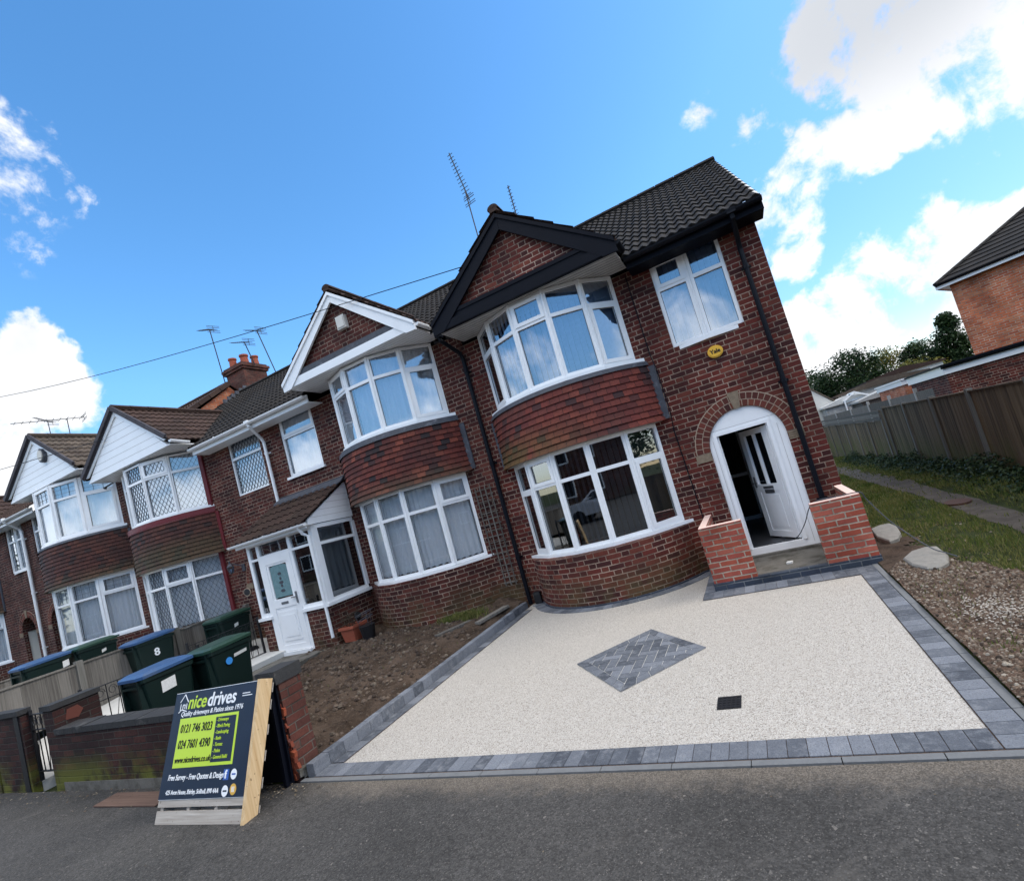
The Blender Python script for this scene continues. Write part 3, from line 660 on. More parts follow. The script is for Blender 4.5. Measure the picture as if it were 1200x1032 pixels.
def bay(h,c,hw,sag,zb,zl0,zl1,zu0,zu1,brickm,hungm,top,zs,wk_lo,wk_up,sides=True,brick_hw=None,brick_sag=None,blue=None,hungz=None,htop=0):
    bh=brick_hw or hw+.12; bs=brick_sag or sag+.10
    P=arc_pts(c,bh,bs,30)
    # concave fillets where the curved brickwork runs into the wall
    P=[(P[0][0]-.16,.0),(P[0][0]-.08,-.02)]+P[1:-1]+[(P[-1][0]+.08,-.02),(P[-1][0]+.16,.0)]
    mb=MB(); strip(mb,P,zb,zl0-.05); slab(mb,P,zl0-.052,zl0-.05); mb.build('bay_wall',brickm,h,smooth=False)
    if blue:
        q=MB(); O=offset_path(P,.03); strip(q,O,zb,blue); 
        for i in range(len(P)-1): q.face([(*O[i],blue),(*O[i+1],blue),(*P[i+1],blue),(*P[i],blue)])
        q.build('plinth_course',M['brick_blue'],h)
    Q=arc_pts(c,hw+.13,sag+.05,26); s=MB(); slab(s,Q,zl1+.005,zl1+.04); slab(s,arc_pts(c,hw+.10,sag+.02,26),zu0-.09,zu0-.06); s.build('bay_floor',M['soffit'],h)
    z0=hungz or zl1+.02
    hung(h,c,hw+.14,sag+.06,z0,zu0-.07-top[0]-htop,hungm,top,sides=sides)
    if htop:
        q=MB(); O=offset_path(arc_pts(c,hw+.14,sag+.06,26),.045); strip(q,O,zu0-.07-htop-.0,zu0-.065); q.build('painted_fascia',M['redpaint'],h)
    wp=arc_pts(c,hw,sag,5)
    window(h,wp,zl0,zl1,**wk_lo); window(h,wp,zu0,zu1,**wk_up)
    return wp
def gable_front(h,c,hw,zb,ze,za,brickm,mode,yf=-.86):
    sl=(za-ze)/hw
    # soffit
    s=MB(); s.box(c-hw-.02,c+hw+.02,yf+.02,-.004,zb,zb+.03); 
    for i in range(9):
        s.box(c-hw,c+hw,yf+.03+i*.09,yf+.035+i*.09,zb-.003,zb,1)
    s.build('soffit',[M['soffit'] if mode=='black' else M['white'],M['pipe'] if mode=='black' else M['soffit']],h)
    tri=[(c-hw+.06,zb+.03),(c+hw-.06,zb+.03),(c,za-.06)]
    if mode in('black','white'):
        g=MB(); g.prism(tri,'y',yf+.05,yf+.20); g.build('gable_wall',brickm,h)
        b=MB(); w_=.22 if mode=='black' else .17; bm=M['black'] if mode=='black' else M['white']
        for sg in (-1,1):
            x1=c+sg*(hw+.08); z1=ze-.03
            pts=[(c,za+.0),(x1,z1+.02),(x1+sg*.0,z1-w_+.02),(x1-sg*.22,z1-w_+.03),(c,za-w_*1.25)]
            b.prism(pts,'y',yf-.05+.002*sg,yf-.01,0)
            pts2=[(c,za+.0),(x1,z1+.02),(x1,z1-.05),(c,za-.07)]
            b.prism(pts2,'y',yf-.075+.002*sg,yf-.05,0)
        b.build('bargeboard',bm,h)
        f=MB()
        if mode=='black':
            f.box(c-hw+.05,c+hw-.05,yf-.02,yf+.05,zb-.02,zb+.26); f.box(c-hw+.02,c+hw-.02,yf-.045,yf-.021,zb-.02,zb+.12); f.box(c-hw+.04,c+hw-.04,yf-.035,yf-.0205,zb+.20,zb+.262); f.build('fascia_board',M['black'],h)
        else:
            f.box(c-hw+.02,c+hw-.02,yf-.03,yf+.03,zb-.01,zb+.15); f.build('fascia_board',M['white'],h)
            f=MB(); f.box(c-hw+.15,c+hw-.15,yf-.015,yf+.05,zb+.152,zb+.27); f.build('lead_board',M['lead'],h)
    else:
        g=MB(); tri=[(c-hw+.0,zb-.005),(c+hw-.0,zb-.005),(c,za-.02)]; g.prism(tri,'y',yf-.0,yf+.1)
        n=8
        for i in range(1,n):
            z=zb+(za-zb)*i/n*.98; x=hw*(1-i/n*.98)-.02; g.box(c-x,c+x,yf-.002,yf+.01,z-.005,z+.004,1)
        g.build('gable_cladding',[M['white'],M['soffit']],h)
        b=MB()
        for sg in (-1,1):
            b.prism([(c,za-.02),(c+sg*(hw+.02),ze-.03),(c+sg*(hw-.10),ze-.03),(c,za-.16)],'y',yf-.03+.002*sg,yf-.001)
        b.build('bargeboard',M['white'],h)
        b=MB()
        for sg in (-1,1):
            b.prism([(c,za+.06),(c+sg*(hw+.08),ze+.02),(c+sg*(hw+.08),ze-.07),(c,za-.04)],'y',yf-.06+.002*sg,yf-.031)
        b.build('verge_trim',M['ridge'],h)
def shell(h,x0,x1,zg,ze,zr,yr,bm,left=True,right=True,depth=7.8,rear=True):
    mb=MB()
    for x,on in ((x0,left),(x1,right)):
        if on:
            mb.face([(x,0,zg),(x,depth,zg),(x,depth,ze),(x,yr,zr-.03),(x,-.0,ze-.0)])
    if rear: mb.face([(x0,depth,zg),(x1,depth,zg),(x1,depth,ze),(x0,depth,ze)])
    return mb.build('side_wall',bm,h)
def eaves(h,x0,x1,ze,col,guttercol,parts=None,dz=0):
    for a,b in (parts or [(x0,x1)]):
        e=MB(); e.box(a,b,-.40,-.37,ze-.19,ze-.02); e.box(a,b,-.369,-.003,ze-.185,ze-.165); e.build('eaves_board',col,h)
        g=MB(); gutter(g,(a,-.465,ze-.045),(b,-.465,ze-.045),.06); g.build('gutter',guttercol,h)
def downpipe(h,x,ztop,zbot,mat,xtop=None,r=.036):
    xt=x if xtop is None else xtop; p=MB()
    p.tube([(xt,-.465,ztop),(xt,-.46,ztop-.10),(x,-.12,ztop-.36),(x,-.075,ztop-.46),(x,-.075,zbot)],r,10)
    p.box(xt-.06,xt+.06,-.52,-.41,ztop-.05,ztop+.02)
    z=ztop-.7
    while z>zbot+.2:
        p.tube([(x,-.075,z),(x,-.075,z-.06)],r+.009,10); p.box(x-.07,x+.07,-.03,-.004,z-.045,z-.015); z-=1.8
    return p.build('downpipe',mat,h,smooth=False)
def brick_arch(h,cx,R0,zs,mat_i,rings=2,th=.105,n0=22,y=0,key=True,springs=True,name='brick_arch'):
    a=MB()
    # mortar bed
    R1=R0+rings*th+.005
    for i in range(30):
        t0=PI-PI*i/30;t1=PI-PI*(i+1)/30
        f=lambda r,t,yy:(cx+r*math.cos(t),yy,zs+r*math.sin(t))
        a.face([f(R0,t0,y-.004),f(R0,t1,y-.004),f(R1,t1,y-.004),f(R1,t0,y-.004)],None,1)
        a.face([f(R1,t0,y-.004),f(R1,t1,y-.004),f(R1,t1,y),f(R1,t0,y)],None,1)
    for k in range(rings):
        ra=R0+k*th+.002; rb=ra+th-.012; n=n0+k*4
        for i in range(n):
            t0=PI-PI*(i+.07)/n;t1=PI-PI*(i+.93)/n; rn=random.random()
            q=lambda r,t,yy:(cx+r*math.cos(t),yy,zs+r*math.sin(t))
            A=[q(ra,t0,y-.008),q(ra,t1,y-.008),q(rb,t1,y-.008),q(rb,t0,y-.008)]; Bq=[q(ra,t0,y+.0),q(ra,t1,y+.0),q(rb,t1,y+.0),q(rb,t0,y+.0)]
            a.face(A,None,0,rn)
            for j in range(4): a.face([A[j],A[(j+1)%4],Bq[(j+1)%4],Bq[j]],None,0,rn)
    if key: a.prism([(cx-.045,zs+R0-.01),(cx+.05,zs+R0-.01),(cx+.085,zs+R1+.03),(cx-.085,zs+R1+.03)],'y',y-.022,y,2)
    if springs:
        a.box(cx-R1-.02,cx-R0-.0,y-.012,y,zs-.13,zs-.005,2)
        for j in range(4): a.box(cx+R0+.0,cx+R1,y-.010-.002*(j%2),y,zs-.13+j*.031,zs-.105+j*.031,2)
    return a.build(name,[M['arch_brick'],M['arch_mortar'],M['stone']],h)
M['arch_brick']=rndmat('arch_brick',[(.05,.016,.014),(.12,.032,.022),(.16,.045,.028),(.075,.022,.018),(.14,.035,.025)])
M['broken']=rndmat('broken_orange_brick',[(.28,.06,.028),(.18,.045,.025),(.36,.09,.04),(.11,.035,.025)])
M['arch_mortar']=plain('arch_mortar',(.36,.28,.21),.9,.2,.3,20)
# ================================================================== HOUSE 1 : end of terrace
H1=thing('terraced_house','end terrace house with black bargeboards and an open white front door in a brick arch','house',(-2.7,0,0),group='row of brick terraced houses')
wk=dict(curtain='vertical',glassm='glass')
bay(H1,-3.61,1.345,.73,-.12,.86,2.49,3.58,5.08,M['brick'],M['hung1'],(.07,M['lead']),5.1,
    dict(curtain='vertdark',glassm='glass_lo',casement={(4,'b'),(1,'t'),(0,'b')},cdist=.16),dict(curtain='vertical',glassm='glass_hi',casement={(4,'b'),(2,'t'),(0,'b')}),blue=.03,brick_sag=.97)
f=MB(); X0,X1=-5.35,.0
holes=[(-4.93,-2.29,.88,2.47),(-4.93,-2.29,3.60,5.06),(-1.64,-.55,3.56,5.02),(-1.57,-.46,-.3,2.36,'a')]
wall_holes(f,X0,X1,-.3,5.03,holes,arches=[(-1.015,.555,1.79,2.36,.06)])
f.build('front_wall',M['brick'],H1)
W=window(H1,[(-1.64,.03),(-1.10,.03),(-.55,.03)],3.56,5.02,tf=.33,casement={(0,'t')},curtain='vertical',glassm='glass_hi',mull=.13,sillout=.10)
# brick soldier course under the sill
main_roof(H1,X0,.12,5.10,M['roof_black'],skip=lambda p:not(abs(p.x+3.61)<1.66 and p.y<.1)); shell(H1,X0,X1,-.4,5.05,7.98,3.9,M['brick'])
eaves(H1,X0,.12,5.10,M['black'],M['pipe'],[(-1.92,.12)])
v=MB(); v.prism([(-.43,5.02),(3.9,7.97),(8.2,5.02),(8.2,5.12),(3.9,8.07),(-.43,5.12)],'x',.03,.11); v.build('verge_board',M['cream'],H1)
gable_roof(H1,-3.61,1.66,5.25,6.55,5.10,M['roof_brown'],verge=None); gable_front(H1,-3.61,1.62,5.09,5.27,6.50,M['brick'],'black')
g=MB(); gutter(g,(-1.90,-.88,5.20),(-1.90,-.50,5.20),.055); g.build('gutter',M['pipe'],H1)
downpipe(H1,-.30,5.05,.1,M['pipe']); downpipe(H1,-5.33,5.22,.02,M['pipe'],-5.48,.04)
q=MB(); q.tube([(-2.03,-.02,4.95),(-2.02,-.015,3.6),(-1.98,-.09,3.3),(-1.97,-.09,2.6),(-2.01,-.015,2.3),(-1.98,-.015,1.0),(-1.97,-.015,.5)],.009,5); q.build('cable',M['pipe'],H1)
q=MB(); q.box(-5.20,-5.07,-.14,-.004,.02,.22); q.box(-5.19,-5.08,-.145,-.139,.17,.21,1); q.build('drain_shoe',[M['iron'],M['coping']],H1)
brick_arch(H1,-1.015,.56,1.79,None)
# round arched surround with the door
d=MB(); cx=-1.015; Rr=.553
n=24; top=[(cx+Rr*math.cos(PI-PI*i/n),1.79+Rr*math.sin(PI-PI*i/n)) for i in range(n+1)]
ya,yb_=.03,.09
xa=sorted([p[0] for p in top]+[-1.44,-.67]); za_=lambda x:1.79+math.sqrt(max(0,Rr*Rr-(x-cx)**2))
for i in range(len(xa)-1):
    a,b=xa[i],xa[i+1]; zl=2.0 if -1.441<(a+b)/2<-.669 else .131
    d.face([(a,ya,zl),(b,ya,zl),(b,ya,za_(b)),(a,ya,za_(a))])
d.box(cx-Rr,-1.441,ya+.003,yb_,.131,1.80); d.box(-.669,cx+Rr,ya+.003,yb_,.131,1.80); d.box(-1.44,-.67,ya+.001,yb_,2.0,2.06)
d.box(-1.44,-.67,ya-.005,yb_,.13,.19); d.box(cx-Rr,cx+Rr,ya-.003,yb_+.05,.09,.13)
for (a,b,c,e) in ((-1.475,-1.425,.19,2.05),(-.69,-.64,.19,2.05),(-1.4249,-.6901,2.0,2.05)): d.box(a,b,ya-.02,ya-.001,c,e)
d.box(-1.44,-1.40,ya+.02,yb_+.03,.19,2.0); d.box(-.71,-.67,ya+.02,yb_+.03,.19,2.0)
d.box(-.56,-.555,ya-.004,ya,.13,1.95,1); d.box(-1.50,-1.495,ya-.004,ya,.13,1.95,1); d.box(-1.5,-.56,ya-.0035,ya,2.085,2.09,1)
d.build('arched_door_surround',[M['white'],M['soffit']],H1)
dl=MB(); Td=Matrix.Translation((-.715,.12,0))@Matrix.Rotation(R_(180-58),4,'Z')      # leaf along local +x from the hinge
def db(*a,mi=0): dl.box(*a,mi=mi,M=Td)
db(0,.74,-.022,.022,.20,.30);db(0,.12,-.022,.022,.30,1.97);db(.62,.74,-.022,.022,.30,1.97);db(.12,.62,-.022,.022,1.88,1.97)
db(.12,.62,-.022,.022,.95,1.06);db(.12,.62,-.012,.012,.30,.95);db(.35,.39,-.022,.022,1.06,1.88)
for s_ in (-1,1):
    db(.17,.57,s_*.012,s_*.018,.36,.89)
leaf=dl.build('front_door',[M['white'],M['iron']],H1); leaf['label']='white panelled door standing open inwards'
gq=MB()
for a,b in ((.12,.35),(.39,.62)): gq.face([Td@Vector((x,0,z)) for x,z in ((a,1.06),(b,1.06),(b,1.88),(a,1.88))])
gq.build('glass',M['glass_lo'],leaf)
gq=MB(); 
for s_ in (-1,1):
    gq.box(.24,.50,s_*.022,s_*.03,.99,1.03,M=Td); gq.box(.66,.70,s_*.022,s_*.03,1.02,1.20,M=Td); gq.bar(Td@Vector((.68,s_*.03,1.1)),Td@Vector((.68,s_*.065,1.1)),.015,.015); gq.bar(Td@Vector((.58,s_*.065,1.1)),Td@Vector((.69,s_*.065,1.1)),.018,.015)
gq.build('handle',M['alu'],leaf)
lb=MB(); lb.box(.25,.49,.0225,.0255,.915,.975,M=Td); 
lb.box(.25,.49,-.0255,-.0225,.915,.975,M=Td); lb.box(.265,.475,-.0285,-.0256,.93,.96,M=Td); lb.box(.265,.475,.0256,.0285,.93,.96,M=Td); lb.build('letter_plate',M['alu'],leaf)
# hall behind the door
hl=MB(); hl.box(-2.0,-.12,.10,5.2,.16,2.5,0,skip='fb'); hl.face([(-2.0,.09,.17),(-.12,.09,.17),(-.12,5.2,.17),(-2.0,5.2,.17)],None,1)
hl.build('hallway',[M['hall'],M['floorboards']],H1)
ih=MB(); 
for (a,b,c,e) in ((-1.95,-1.90,.17,2.1),(-1.2,-1.15,.17,2.1),(-1.95,-1.15,2.05,2.1),(-1.95,-1.15,1.1,1.17),(-1.95,-1.15,.17,.25)): ih.box(a,b,3.0,3.05,c,e)
ih.face([(-1.9,3.03,.2),(-1.2,3.03,.2),(-1.2,3.03,2.1),(-1.9,3.03,2.1)],None,1)
ih.build('inner_door',[M['white'],M['coping']],H1)
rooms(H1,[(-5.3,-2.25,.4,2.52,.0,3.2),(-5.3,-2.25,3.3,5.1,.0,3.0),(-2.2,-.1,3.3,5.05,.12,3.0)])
# worn concrete step and alarm
q=MB(); q.box(-1.45,-.47,-.05,.08,-.12,.088); q.build('doorstep',M['conc_mossy'],H1)
al=MB(); n=24; P=[(-1.065+.115*math.cos(2*PI*i/n),3.27+.095*math.sin(2*PI*i/n)) for i in range(n)]; al.prism(P,'y',-.05,-.002)
P2=[(-1.065+.095*math.cos(2*PI*i/n),3.27+.078*math.sin(2*PI*i/n)) for i in range(n)]; al.prism(P2,'y',-.062,-.0505)
alo=al.build("alarm_box",M["yellow"],H1)
lettering('lettering','Yale',.088,M['text_black'],alo,frame_T((-1.065,-.0635,3.243),(1,0,0),(0,-1,0)),bold=.0035,align='CENTER')
# ================================================================== HOUSE 2
H2=thing('terraced_house','brick terraced house with white bargeboards, net curtains and a small white glazed porch','house',(-8.1,0,.15),group='row of brick terraced houses')
cs2=dict(curtain='net',glassm='glass')
bay(H2,-7.36,1.38,.74,-.15,1.07,2.70,3.88,5.35,M['brick_b'],M['hung2'],(.10,M['lead']),5.4,
    dict(curtain='net',glassm='glass_net',casement={(4,'t')}),dict(curtain='net',glassm='glass_hi',casement={(4,'b'),(1,'t')}))
f=MB(); X0,X1=-11.0,-5.351
holes=[(-8.68,-6.03,1.09,2.68),(-8.68,-6.03,3.9,5.33),(-10.54,-9.44,3.85,5.29),(-10.9,-9.0,.1,2.5)]
wall_holes(f,X0,X1,-.3,5.28,holes); f.build('front_wall',M['brick_b'],H2)
window(H2,[(-10.54,.03),(-9.44,.03)],3.85,5.29,tf=.36,curtain='net',glassm='glass_hi',casement={(0,'t')},sillout=.08)
main_roof(H2,X0,X1+.0,5.33,M['roof_black'],skip=lambda p:not(abs(p.x+7.36)<1.70 and p.y<.1)); shell(H2,X0,X1,-.4,5.3,8.22,3.9,M['brick_b'],left=False)
eaves(H2,X0,X1,5.33,M['white'],M['white'],[(X0,-9.05)])
gable_roof(H2,-7.36,1.70,5.50,6.82,5.33,M['roof_brown'],verge=None); gable_front(H2,-7.36,1.64,5.37,5.50,6.78,M['brick_b'],'white')
g=MB(); gutter(g,(-5.62,-.88,5.44),(-5.62,-.45,5.44),.055); g.build('gutter',M['white'],H2)
downpipe(H2,-11.02,5.3,2.0,M['white'],-10.9)
q=MB(); q.box(-7.345,-7.135,-.90,-.80,5.98,6.24); q.box(-7.325,-7.155,-.915,-.901,6.01,6.21); q.build('alarm_box',M['cream'],H2)
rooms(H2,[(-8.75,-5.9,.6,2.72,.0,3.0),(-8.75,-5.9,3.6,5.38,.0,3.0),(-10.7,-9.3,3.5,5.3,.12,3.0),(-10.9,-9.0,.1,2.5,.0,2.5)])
# porch
px0,px1,pf=-10.95,-9.0,-1.15
q=MB(); strip(q,[(px0,0),(px0,pf),(-10.58,pf)],-.1,1.0); strip(q,[(-9.72,pf),(px1,pf),(px1,0)],-.1,1.0)
q.box(-10.6,-9.7,pf,0,-.1,.22); q.build('porch_wall',M['brick_b'],H2)
pw=MB(); pg=MB()
def pfrm(a,b,c,e,y0=pf-.0,y1=pf+.06): pw.box(a,b,y0,y1,c,e)
pfrm(px0,px0+.08,1.0,2.55);pfrm(px1-.09,px1,1.0,2.55);pfrm(px0+.08,px1-.09,2.47,2.55,pf+.001,pf+.06)
pfrm(px0+.08,-10.62,1.0,1.07,pf+.001);pfrm(-9.70,px1-.09,1.0,1.07,pf+.001);pfrm(-10.66,-10.58,.2,2.47,pf-.003);pfrm(-9.72,-9.64,.2,2.47,pf-.003)
pfrm(-10.58,-9.72,2.17,2.24,pf-.002);pfrm(px0+.08,-10.66,2.17,2.22);pfrm(-9.64,px1-.09,2.17,2.22)
pw.box(px1-.06,px1,pf+.061,-.04,2.47,2.55);pw.box(px1-.06,px1,pf+.061,-.04,1.0,1.07);pw.box(px1-.06,px1+.001,-.08,0,1.07,2.47);pw.box(px1-.06,px1,pf+.061,-.081,2.13,2.19);pw.box(px1-.07,px1+.002,pf+.0605,pf+.15,1.07,2.47)
pw.box(px0,px0+.06,pf+.061,-.0,2.47,2.55);pw.box(px0,px0+.06,pf+.061,0,1.0,1.07)
pwo=pw.build('porch_frame',M['white'],H2)
for (a,b,c,e) in ((px0+.08,-10.66,1.07,2.17),(px0+.08,-10.66,2.22,2.47),(-9.64,px1-.09,1.07,2.17),(-9.64,px1-.09,2.22,2.47),(-10.58,-9.72,2.24,2.47)):
    pg.face([(a,pf+.03,c),(b,pf+.03,c),(b,pf+.03,e),(a,pf+.03,e)])
for (a,b,c,e) in ((pf+.15,-.08,1.07,2.13),(pf+.15,-.08,2.19,2.47)): pg.face([(px1-.03,a,c),(px1-.03,b,c),(px1-.03,b,e),(px1-.03,a,e)])
pg.face([(px0+.03,pf+.06,1.07),(px0+.03,0,1.07),(px0+.03,0,2.47),(px0+.03,pf+.06,2.47)])
pg.build('glass',M['glass_lo'],pwo)
ps=MB(); ps.box(px0-.06,-10.60,pf-.05,pf+.05,.94,1.0); ps.box(-9.70,px1+.05,pf-.05,pf+.05,.94,1.0); ps.box(px1-.04,px1+.05,pf+.051,0,.94,.999); ps.build('sill',M['white'],pwo)
dd=MB()
dd.box(-10.58,-10.47,pf-.012,pf+.045,.24,2.17);dd.box(-9.83,-9.72,pf-.012,pf+.045,.24,2.17);dd.box(-10.47,-9.83,pf-.012,pf+.045,2.03,2.17)
dd.box(-10.47,-9.83,pf-.012,pf+.045,1.12,1.30);dd.box(-10.47,-9.83,pf-.012,pf+.045,.24,.36);dd.box(-10.47,-9.83,pf+.0,pf+.04,.36,1.12)
dd.box(-10.41,-9.89,pf-.010,pf-.001,.44,1.04);dd.box(-10.35,-9.95,pf-.018,pf-.0101,.52,.96)
dd.box(-10.62,-9.68,pf-.07,pf-.004,.16,.235)
ddo=dd.build('porch_door',M['white'],H2)
gd=MB(); pts=[(-10.40,1.33),(-9.90,1.33),(-9.90,1.93)]+[(-10.15+.25*math.cos(a),1.93+.06*math.sin(a)) for a in [PI*i/8 for i in range(1,8)]]+[(-10.40,1.93)]
gd.prism(pts,'y',pf+.01,pf+.02); gd.box(-10.47,-10.41,pf+.0,pf+.04,1.30,2.03,1);gd.box(-9.89,-9.83,pf+.0,pf+.04,1.30,2.03,1);gd.box(-10.41,-9.89,pf+.0,pf+.04,1.99,2.03,1)
for zz in (1.45,1.55,1.62,1.7,1.8): gd.prism([(-10.15+.05*math.cos(a)*(1+.4*math.sin(zz*40)),zz+.035*math.sin(a)) for a in [2*PI*i/6 for i in range(6)]],'y',pf+.006,pf+.0095,2)
gd.build('glass',[M['frosted'],M['white'],M['lead']],ddo)
hd=MB(); hd.box(-10.25,-10.05,pf-.02,pf-.0125,1.18,1.23); hd.build('letter_plate',M['alu'],ddo); hd=MB(); hd.box(-9.80,-9.76,pf-.03,pf-.0125,1.15,1.38); hd.bar((-9.78,pf-.05,1.28),(-9.90,pf-.05,1.28),.02,.02); hd.bar((-9.78,pf-.02,1.28),(-9.78,pf-.06,1.28),.015,.015); hd.build('handle',M['alu'],ddo)
pr=MB(); V=Vector((0,1.33,.78)); tile_roof(pr,(px0-.12,pf-.18,2.62),(1,0,0),V,px1-px0+.20,V.length,.30,.18,.02)
pr.box(px0-.12,px1+.05,pf-.14,pf-.12,2.50,2.62,1); pr.box(px0-.1,px1+.07,pf-.119,pf+.06,2.555,2.575,1)
pr.build('porch_roof',[M['roof_brown'],M['white']],H2)
q=MB(); gutter(q,(px0-.22,pf-.20,2.60),(px1+.10,pf-.20,2.60),.05); q.tube([(px1-.10,pf-.2,2.56),(px1-.10,pf-.12,2.42),(px1-.05,pf-.045,2.35),(px1-.05,pf-.045,.35)],.03,8); q.build('porch_gutter',M['white'],H2)
q=MB(); q.box(px0-.1,px1+.08,-.05,-.004,3.36,3.46); q.prism([(-.06,3.39),(-.2,3.30),(-.2,3.33),(-.06,3.44)],'x',px0-.1,px1+.08); q.build('porch_flashing',M['lead'],H2)
q=MB(); q.prism([(pf-.05,2.56),(-.02,2.56),(-.02,3.33),(pf-.05,2.66)],'x',px1-.02,px1+.02)
for i in range(1,6): 
    z=2.56+i*.13; yy=-.02-(3.33-z)/.67*1.15*.98; 
    if i<6: q.box(px1+.02,px1+.0225,max(pf-.03,-.02-(3.33-z)*1.72)+.02,-.02,z-.004,z+.002,1)
q.build('gable_cladding',[M['white'],M['soffit']],H2)
q=MB(); q.tube([(px1+.001,-.55,.55),(px1+.035,-.55,.55)],.075,14); q.tube([(px1+.035,-.55,.55),(px1+.05,-.55,.55)],.05,12); q.build('flue_vent',M['coping'],H2)
q=MB(); q.box(-6.02,-5.88,-.06,-.004,.42,.60); q.box(-6.0,-5.9,-.066,-.061,.45,.57,1); q.tube([(-5.95,-.03,.42),(-5.95,-.03,.05)],.02,6,2); q.build('meter_box',[M['coping'],M['cream'],M['pipe']],H2)
# ================================================================== HOUSE 3
H3=thing('terraced_house','brick terraced house with diamond-leaded windows, white clad gable and dark red painted trim','house',(-14,0,.15),group='row of brick terraced houses')
bay(H3,-14.98,1.50,.80,-.15,1.12,2.70,3.93,5.40,M['brick_far'],M['hung3'],(.02,M['redpaint']),5.45,
    dict(curtain='net',glassm='glass_net',lattice=.11,mull=.09,fw=.045,casement={(3,'t')}),dict(curtain='net',glassm='glass_hi',lattice=.11,mull=.09,fw=.045,casement={(3,'t')}),sides=M['redpaint'],htop=.12)
f=MB(); X0,X1=-17.0,-11.001
wall_holes(f,X0,X1,-.3,5.28,[(-16.4,-13.53,1.14,2.68),(-16.4,-13.53,3.95,5.38),(-12.39,-11.26,3.86,5.30)]); f.build('front_wall',M['brick_b'],H3)
window(H3,[(-12.39,.03),(-11.26,.03)],3.86,5.30,tf=.36,fw=.045,lattice=.11,curtain='net',glassm='glass_hi',sill=0)
main_roof(H3,X0,X1,5.33,M['roof_black'],skip=lambda p:not(abs(p.x+14.98)<1.84 and p.y<.1)); shell(H3,X0,X1,-.4,5.3,8.22,3.9,M['brick_b'],left=False,right=False)
eaves(H3,X0,X1,5.33,M['white'],M['white'],[(-13.1,X1)])
gable_roof(H3,-14.98,1.84,5.60,6.95,5.33,M['roof_brown'],verge='y'); gable_front(H3,-14.98,1.80,5.45,5.62,6.92,M['brick_b'],'clad')
g=MB(); gutter(g,(-13.06,-.88,5.55),(-13.06,-.45,5.50),.06); g.build('gutter',M['white'],H3)
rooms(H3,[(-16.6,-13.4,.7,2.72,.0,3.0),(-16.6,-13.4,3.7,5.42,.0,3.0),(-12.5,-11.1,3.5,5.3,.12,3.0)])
q=MB(); q.box(-13.52,-13.40,-.06,-.004,1.1,2.75); q.build('trim_board',M['redpaint'],H3); q=MB(); q.box(-13.50,-13.36,-.05,-.004,3.9,5.42); q.build('trim_board',M['redpaint'],H3)
q=MB(); q.box(-12.83,-12.73,-.03,-.004,2.08,2.26,0); q.bar((-12.78,-.02,2.2),(-12.90,-.22,2.34),.02,.02,0); 
P=lambda r,z:[(-12.92+r*math.cos(2*PI*i/6),-.24+r*math.sin(2*PI*i/6),z) for i in range(6)]
for r0,z0,r1,z1,mi in ((.045,2.12,.075,2.26,1),(.085,2.265,.02,2.34,0),(.02,2.34,.02,2.40,0),(.02,2.09,.045,2.12,0)):
    A,Bq=P(r0,z0),P(r1,z1)
    for i in range(6): q.face([A[i],A[(i+1)%6],Bq[(i+1)%6],Bq[i]],None,mi)
for i in range(6): q.bar(P(.047,2.12)[i],P(.077,2.26)[i],.01,.01,0)
q.build('wall_lantern',[M['lead'],M['glass_lo']],H3)
n=20;q=MB(); q.prism([(-12.86+.13*math.cos(2*PI*i/n),1.56+.10*math.sin(2*PI*i/n)) for i in range(n)],'y',-.02,-.002); q.prism([(-12.86+.11*math.cos(2*PI*i/n),1.56+.08*math.sin(2*PI*i/n)) for i in range(n)],'y',-.024,-.0205,1); q.build('house_plaque',[M['arch_mortar'],M['iron']],H3)
brick_arch(H3,-12.1,.50,1.75,None,name='brick_arch')
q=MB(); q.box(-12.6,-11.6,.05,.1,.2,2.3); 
f=MB(); f.box(-12.58,-11.62,-.002,.02,.2,1.75); f.prism([(-12.1+.5*math.cos(PI*i/16),1.75+.5*math.sin(PI*i/16)) for i in range(17)],'y',-.0025,.02); f.build('porch_shade_panel',M['room'],H3)  # dark panel on the solid wall, painted shade of a porch recess
